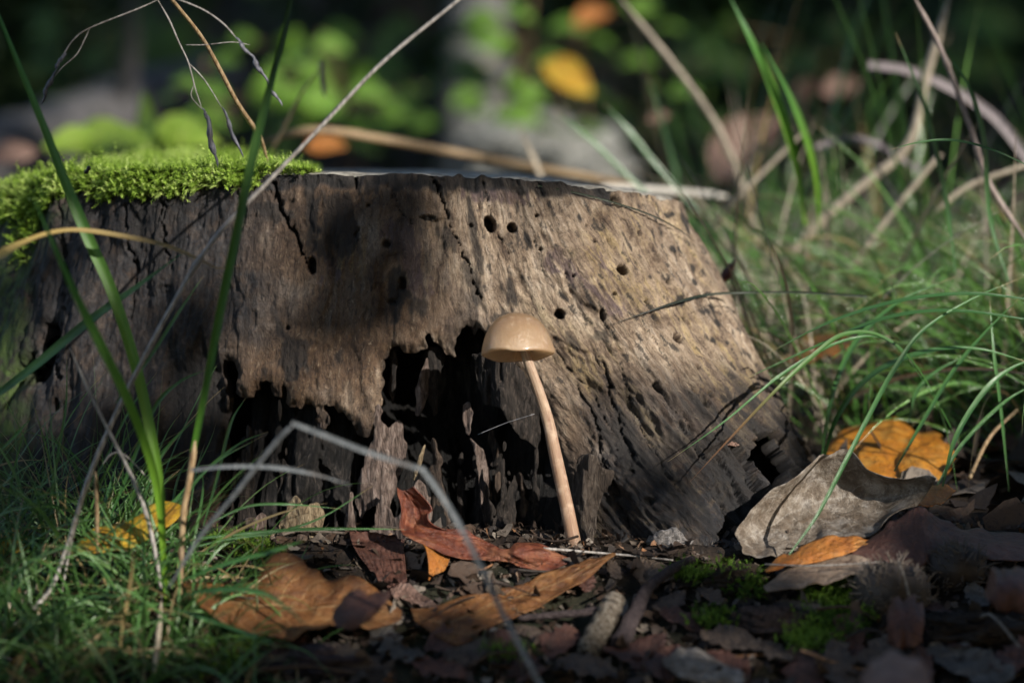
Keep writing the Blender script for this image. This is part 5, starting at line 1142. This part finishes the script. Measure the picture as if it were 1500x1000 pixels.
plant([(735, 75, 105, 30), (745, 125, 102, 34), (780, 140, 104, 26), (705, 30, 112, 28), (760, 20, 114, 24), (725, 175, 100, 22), (900, 6, 125, 34), (940, 10, 125, 24), (700, 100, 110, 24)], G(760, 300), 'leafy green plant blurred in front of the grey trunk', seed=7)
plant([(1000, 135, 110, 24), (1035, 140, 115, 20), (900, 160, 108, 20), (955, 130, 112, 22), (870, 140, 108, 20)], G(950, 305), 'low green plant blurred behind the leaning blades', seed=9)
plant([(420, 60, 150, 36), (470, 100, 150, 40), (520, 110, 155, 38), (560, 170, 150, 34), (610, 180, 158, 30), (390, 130, 150, 34), (440, 180, 148, 34), (500, 50, 160, 28), (620, 130, 160, 26), (300, 170, 140, 34), (350, 60, 150, 26)], G(480, 295), 'taller leafy plant blurred further back at left', seed=13)
plant([(720, 60, 150, 34), (690, 150, 150, 30), (800, 90, 145, 30), (830, 40, 150, 34), (880, 60, 150, 26), (760, 170, 140, 34), (810, 190, 140, 30), (930, 90, 150, 30), (980, 40, 150, 26), (1040, 100, 150, 30), (860, 190, 140, 26)], G(850, 300), 'taller leafy plant blurred further back at right', seed=17)
plant([(140, 200, 60, 66), (200, 192, 62, 70), (262, 200, 60, 56), (110, 215, 58, 50), (170, 212, 56, 60), (235, 215, 58, 60)], G(180, 300), 'low yellow green plant blurred behind the moss', mat=mat_leaf('yellow_green_leaf', (.20, .34, .03), (.28, .42, .05), (.34, .46, .08), (.3, .4, .1), .3, .5, .4, (.15, .25, .03), .2, 7), seed=19)
_q = np.random.default_rng(5)
for i, (x0, x1, y0, y1, d0, lab) in enumerate([(230, 640, 40, 230, 190, 'dim leafy plant blurred deep in the left background'), (680, 1060, 10, 220, 200, 'dim leafy plant blurred deep in the centre background'), (60, 330, 20, 160, 240, 'dim leafy plant blurred deep behind the seed head'), (1020, 1480, 10, 200, 230, 'dim leafy plant blurred deep in the right background')]):
    plant([(_q.uniform(x0, x1), _q.uniform(y0, y1), d0 + _q.uniform(-25, 25), _q.uniform(26, 48)) for _ in range(20)], G((x0 + x1) / 2, 292), lab, mat=LGRM, seed=40 + i)
def bgleaf(a, b, d, s, mat, label, seed, tl=.9, az=.3):
    L = s * (d + 87) / FPX * 2; V, F, lu, lv = leafmesh(L, L * .6, 12, 7, .1, seed)
    V = V - np.array([L * .5, 0, 0]); V = V @ np.array([[1, 0, 0], [0, math.cos(tl), math.sin(tl)], [0, -math.sin(tl), math.cos(tl)]])
    V = V @ np.array([[math.cos(az), 0, math.sin(az)], [0, 1, 0], [-math.sin(az), 0, math.cos(az)]]) + P(a, b, d)
    return tag(mk('dead_leaf', V, F, mat, attrs=dict(lu=lu, lv=lv)), label, 'leaf')
bgleaf(832, 115, 92, 44, LYEL, 'blurred yellow leaf hanging behind the stump', 3, 1.1, -.5)
bgleaf(868, 25, 110, 30, LORD, 'blurred orange brown leaf near the top edge', 4)
bgleaf(478, 214, 60, 30, LORD, 'blurred brown leaf behind the stump rim', 5, .9, .1)
bgleaf(272, 208, 70, 22, LORD, 'blurred brown leaf behind the moss', 6)
bgleaf(1090, 215, 70, 72, LPNK, 'large blurred pinkish dead leaf behind the right grass', 7, 1.0, .75)
bgleaf(1232, 128, 80, 30, LPNK, 'round blurred tan dead leaf at the upper right', 8, 1.2)
bgleaf(1185, 130, 84, 26, LDRK, 'dark blurred leaf beside the tan one', 9, 1.2)
bgleaf(965, 172, 52, 18, LPNK, 'pale leaf put in for a blurred highlight above the stump corner', 10, 1.3)  # small pale leaf stands in for a bright out-of-focus glint
bgleaf(-4, 395, 40, 46, LPNK, 'pale pink blurred leaf past the left side of the stump', 12, 1.3, 1.3)
bgleaf(20, 228, 60, 40, LPNK, 'blurred pale leaf behind the moss at the left edge', 13, .8, .2)
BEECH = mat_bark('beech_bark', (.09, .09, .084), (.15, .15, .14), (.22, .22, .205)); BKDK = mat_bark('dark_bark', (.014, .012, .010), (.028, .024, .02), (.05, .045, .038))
def leafcloud(n, pos_fn, size, seed):
    r = np.random.default_rng(seed); c = pos_fn(r, n); n = len(c)
    a = r.normal(size=(n, 3)); a /= np.linalg.norm(a, axis=1)[:, None]; b = np.cross(a, r.normal(size=(n, 3))); b /= np.linalg.norm(b, axis=1)[:, None]
    L = r.uniform(*size, n)[:, None]
    V = np.stack([c - a * L * .5, c + b * L * .3, c + a * L * .5, c - b * L * .3], 1)
    return V.reshape(-1, 3), np.arange(4 * n).reshape(-1, 4), dict(lu=np.tile([0, .5, 1, .5], n), lv=np.tile([0, 1., 0, -1], n))
def tree(root, h, r0, mat, label, seed, crown_r=150, crown_n=2600, lean=(0, 0), group=None, flare=1.8, leafmat=LGRD):
    r = np.random.default_rng(seed); t = thing('tree', root, label, 'tree', group)
    top = root + np.array([lean[0], lean[1], h])
    C = spline([root - np.array([0, 0, 8]), root + (top - root) * .04, root + (top - root) * .3 + r.normal(0, h * .01, 3), root + (top - root) * .65 + r.normal(0, h * .015, 3), top], 60)
    u = np.linspace(0, 1, 60); R = r0 * (1 - .7 * u) * (1 + (flare - 1) * np.exp(-u * 60 / 2.2))
    V, F, F3 = tube(C, R, 22, lump=.14, seed=seed); mk('trunk', V, F, mat, t, F3=F3)
    for i in range(6):
        k = int(30 + i * 4.5); a = r.uniform(0, 6.28); L = crown_r * r.uniform(.6, 1)
        e = C[k] + np.array([math.cos(a) * L, math.sin(a) * L, L * .6]); Cb = spline([C[k], (C[k] + e) / 2 + np.array([0, 0, L * .12]), e], 14)
        V, F, F3 = tube(Cb, np.linspace(R[k] * .5, .8, 14), 7); mk('limb', V, F, mat, t, F3=F3)
    cc_ = C[46]
    def pf(r, n):
        cl = cc_ + r.normal(0, crown_r * .5, (60, 3)) * np.array([1, 1, .7]); return cl[r.integers(0, 60, n)] + r.normal(0, crown_r * .16, (n, 3))
    V, F, A = leafcloud(crown_n, pf, (9, 16), seed + 1); o = mk('crown', V, F, leafmat, t, attrs=A, smoothed=False); o['kind'] = 'stuff'
    return t
def at(px_, d): q = P(px_, 300, d); q[2] = float(ground_h(q[0], q[1])); return q
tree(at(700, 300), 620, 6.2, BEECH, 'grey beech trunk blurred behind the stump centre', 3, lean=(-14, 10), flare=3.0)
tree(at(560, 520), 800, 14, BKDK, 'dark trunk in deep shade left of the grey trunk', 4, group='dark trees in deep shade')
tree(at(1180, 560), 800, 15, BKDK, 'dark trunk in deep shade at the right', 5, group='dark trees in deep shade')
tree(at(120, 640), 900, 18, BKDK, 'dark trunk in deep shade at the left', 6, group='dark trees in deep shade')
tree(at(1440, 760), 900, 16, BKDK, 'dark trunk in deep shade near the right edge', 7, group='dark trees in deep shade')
lump('pale_stone', P(790, 262, 150), (9, 6, 6), mat_flake('pale_stone_face', (.16, .16, .15), (.28, .28, .26), (.40, .40, .37), 1), 'pale grey stone blurred behind the stump rim', 'stone', 61, .15)
# fallen log and pale patch left
LG = thing('fallen_log', at(120, 140), 'pale grey fallen log blurred behind the moss at the left', 'log')
LOGM = mat_bark('damp_log_bark', (.035, .034, .034), (.07, .066, .066), (.12, .112, .112))
C = spline(PP([(-160, 300, 110), (40, 225, 140), (180, 165, 170), (330, 120, 200)]), 30); V, F, F3 = tube(C, np.linspace(4.2, 3.2, 30), 16, lump=.2, seed=5); mk('trunk', V, F, LOGM, LG, F3=F3)
V, F, F3 = tube(spline([C[18], C[18] + np.array([3, -5, 5.]), C[18] + np.array([4, -9, 12.])], 10), np.linspace(1.2, .5, 10), 8); mk('branch_stub', V, F, LOGM, LG, F3=F3)
LG['label'] = 'pale grey fallen log blurred behind the moss at the left'
# dark shrubs on the bank
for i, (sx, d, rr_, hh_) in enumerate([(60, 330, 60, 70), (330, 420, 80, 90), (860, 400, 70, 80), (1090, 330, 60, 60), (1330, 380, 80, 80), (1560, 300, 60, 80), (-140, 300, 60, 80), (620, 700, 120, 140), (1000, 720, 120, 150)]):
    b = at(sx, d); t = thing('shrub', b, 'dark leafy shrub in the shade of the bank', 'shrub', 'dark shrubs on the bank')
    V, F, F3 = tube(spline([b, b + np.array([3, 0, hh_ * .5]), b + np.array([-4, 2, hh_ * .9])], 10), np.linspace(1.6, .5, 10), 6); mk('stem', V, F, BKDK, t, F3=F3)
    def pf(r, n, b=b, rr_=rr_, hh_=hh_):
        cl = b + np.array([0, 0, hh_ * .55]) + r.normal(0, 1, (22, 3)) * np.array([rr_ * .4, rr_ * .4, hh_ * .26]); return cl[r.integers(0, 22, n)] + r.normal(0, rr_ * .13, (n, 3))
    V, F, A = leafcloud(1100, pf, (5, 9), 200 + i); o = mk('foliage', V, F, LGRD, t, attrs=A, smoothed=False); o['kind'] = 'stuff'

# ------------------------------------------------------------------ beech boughs on the sunny side, out of the picture: added, with leaves placed to shape the dapples
e1 = np.cross([0, 0, 1.], L_SUN); e1 /= np.linalg.norm(e1); e2 = np.cross(L_SUN, e1)
SUNNY = [  # photo px, py, depth, half width, half height of the sun flecks
    (930, 400, 6, 110, 100, .965), (1020, 380, 9, 50, 110), (1070, 480, 9, 50, 100), (800, 360, 4, 130, 80, .935), (1010, 520, 5, 80, 100), (880, 560, 3, 50, 70), (930, 650, 3, 60, 90, .93), (960, 720, 2.5, 60, 60, .93), (1090, 560, 6, 60, 60),
    (760, 490, 0, 62, 44), (800, 600, 0, 34, 80), (828, 730, 0, 34, 80), (640, 380, 4, 90, 90, .91), (600, 470, 4, 60, 40, .93), (470, 380, 4.5, 90, 60, .92), (540, 310, 4, 70, 45, .93), (560, 420, 4, 60, 50, .93), (450, 550, 4.2, 90, 42, .90), (130, 850, -4, 130, 60, .94), (60, 950, -6, 90, 40, .9), (170, 930, -6, 60, 30), (180, 780, -1, 90, 30), (1000, 930, -6, 50, 30, .9), (560, 680, 3.3, 40, 70), (615, 560, 3.6, 16, 40),
    (690, 790, -1, 110, 34), (606, 740, -1, 26, 32), (770, 868, -3.4, 110, 30), (1180, 745, 0, 80, 50), (1130, 790, -1, 40, 26), (1290, 652, 11, 100, 44), (1330, 670, 8, 70, 40), (1205, 806, -2.6, 60, 14),
    (250, 245, 7, 250, 26), (250, 240, 11, 250, 20), (200, 240, 15, 200, 20), (200, 235, 19, 180, 20), (180, 230, 23, 160, 20), (180, 215, 26, 150, 24), (60, 280, 10, 80, 20), (40, 300, 13, 60, 40), (880, 900, -6, 26, 26), (440, 780, 2, 34, 46), (370, 790, 2, 18, 30), (985, 810, 0, 40, 24),
    (1330, 470, 8, 190, 70), (1330, 460, 16, 190, 80), (1300, 420, 24, 200, 60), (1280, 440, 32, 230, 90), (1250, 380, 42, 240, 90), (1280, 360, 52, 260, 80), (1300, 340, 64, 280, 70), (1300, 320, 80, 300, 50), (1300, 560, 12, 140, 50), (1200, 350, 30, 140, 60), (1420, 330, 30, 90, 50), (1090, 300, 34, 60, 80), (1300, 210, 30, 120, 50), (1350, 90, 26, 50, 80), (1110, 90, 20, 50, 90), (1150, 190, 22, 50, 80), (1300, 90, 30, 40, 20), (980, 80, 36, 60, 70), (1250, 540, 8, 100, 40),
    (240, 215, 24, 110, 20), (460, 120, 122, 150, 90), (480, 120, 152, 160, 90), (860, 90, 148, 200, 100), (180, 205, 58, 150, 40), (180, 190, 62, 120, 40), (790, 240, 150, 90, 40), (420, 880, -5, 150, 36), (570, 150, 130, 60, 40), (300, 140, 95, 60, 50), (740, 110, 104, 60, 80), (920, 10, 125, 50, 30), (1010, 138, 112, 50, 24), (832, 115, 92, 50, 40), (868, 25, 110, 40, 26),
    (1090, 215, 70, 60, 56), (1232, 128, 80, 36, 30), (965, 172, 52, 16, 16), (480, 214, 60, 40, 16), (700, 120, 300, 50, 120), (720, 220, 300, 60, 60), (790, 240, 250, 100, 30), (110, 190, 160, 130, 40), (700, 235, 34, 300, 30), (-4, 395, 40, 20, 50), (940, 275, 30, 120, 14), (60, 345, -6, 80, 20),
    (400, 270, -4.4, 20, 30), (560, 95, -4.2, 60, 60), (1180, 720, 1, 60, 40)]
litp, litr = [], []
litq = []
for ent in SUNNY:
    a, b, d, rx, ry = ent[:5]; pq = ent[5] if len(ent) > 5 else 1.0
    s = (d + 87) / FPX; stp = max(2.2, min(rx, ry) * s * .7)
    nx_, ny_ = int(rx * s / stp) + 1, int(ry * s / stp) + 1
    for i in np.linspace(-1, 1, 2 * nx_ + 1):
        for j in np.linspace(-1, 1, 2 * ny_ + 1):
            if i * i + j * j <= 1.02:
                q = P(a + i * rx * .85, b + j * ry * .85, d); litp.append((q @ e1, q @ e2)); litr.append(max(.7, min(1.3, min(rx, ry) * s * .5))); litq.append(pq)
litp, litr, litq = np.array(litp), np.array(litr), np.array(litq)
def bough(name_label, arange, brange, dist, n, size, seed, protect=True, hole=0.0):
    r = np.random.default_rng(seed)
    a, b = r.uniform(*arange, n), r.uniform(*brange, n); D = r.uniform(*dist, n); L = r.uniform(*size, n)
    ok = np.ones(n, bool)
    for k in range(0, n, 4000):
        dd = np.hypot(a[k:k + 4000, None] - litp[None, :, 0], b[k:k + 4000, None] - litp[None, :, 1]) - litr[None]
        hit = dd < (L[k:k + 4000] * .34)[:, None]; pr = (hit * litq[None]).max(1)
        ok[k:k + 4000] = r.random(len(pr)) >= pr  # leaves left out wherever they would block a wanted sun fleck
    if hole: ok &= fbm(a * .06, b * .06, 0, 3, seed) < hole
    a, b, D, L = a[ok], b[ok], D[ok], L[ok]; n = len(a)
    c = a[:, None] * e1 + b[:, None] * e2 + D[:, None] * L_SUN
    c = c[(c[:, 2] > 8)]; n = len(c); L = L[:n]
    nm = L_SUN + r.normal(0, .35, (n, 3)); nm /= np.linalg.norm(nm, axis=1)[:, None]
    u = np.cross(nm, r.normal(size=(n, 3))); u /= np.linalg.norm(u, axis=1)[:, None]; v = np.cross(nm, u)
    L = L[:, None]
    V = np.stack([c - u * L * .5, c - u * L * .15 + v * L * .3, c + u * L * .2 + v * L * .27, c + u * L * .5, c + u * L * .2 - v * L * .27, c - u * L * .15 - v * L * .3], 1)
    return V.reshape(-1, 3), np.arange(6 * n).reshape(-1, 6), dict(lu=np.tile([0, .3, .7, 1, .7, .3], n), lv=np.tile([0, 1., 1, 0, -1, -1], n))
def bough_tree(label, root, arange, brange, dist, n, size, seed, hole=0.0):
    t = thing('unseen_beech', root, label, 'tree')
    cen = (arange[0] + arange[1]) / 2 * e1 + (brange[0] + brange[1]) / 2 * e2 + (dist[0] + dist[1]) / 2 * L_SUN
    V, F, A = bough('', arange, brange, dist, n, size, seed, True, hole)
    o = mk('foliage', V, F, LGRD, t, attrs=A, smoothed=False); o['kind'] = 'stuff'
    V, F, F3 = tube(spline([root, root + np.array([5, -5, cen[2] * .5]), root + np.array([12, -8, cen[2] * 1.2 + 60])], 30), np.linspace(9, 4, 30), 14, lump=.12, seed=seed); mk('trunk', V, F, BEECH, t, F3=F3)
    return t
c_ = 260 * L_SUN
bough_tree('unseen young beech with leaves placed to dapple the stump', np.array([c_[0] + 150, c_[1] - 60, 0]), (-75, 75), (-70, 55), (150, 260), 16000, (3.0, 5.0), 301)
bough_tree('unseen larger beech added to shade the woodland floor', np.array([c_[0] + 420, c_[1] - 160, 0]), (-520, 520), (-160, 560), (420, 620), 30000, (10, 20), 302)
print('objects', len(bpy.data.objects), 'tris', sum(len(o.data.loops) - 2 * len(o.data.polygons) for o in bpy.data.objects if o.type == 'MESH'))
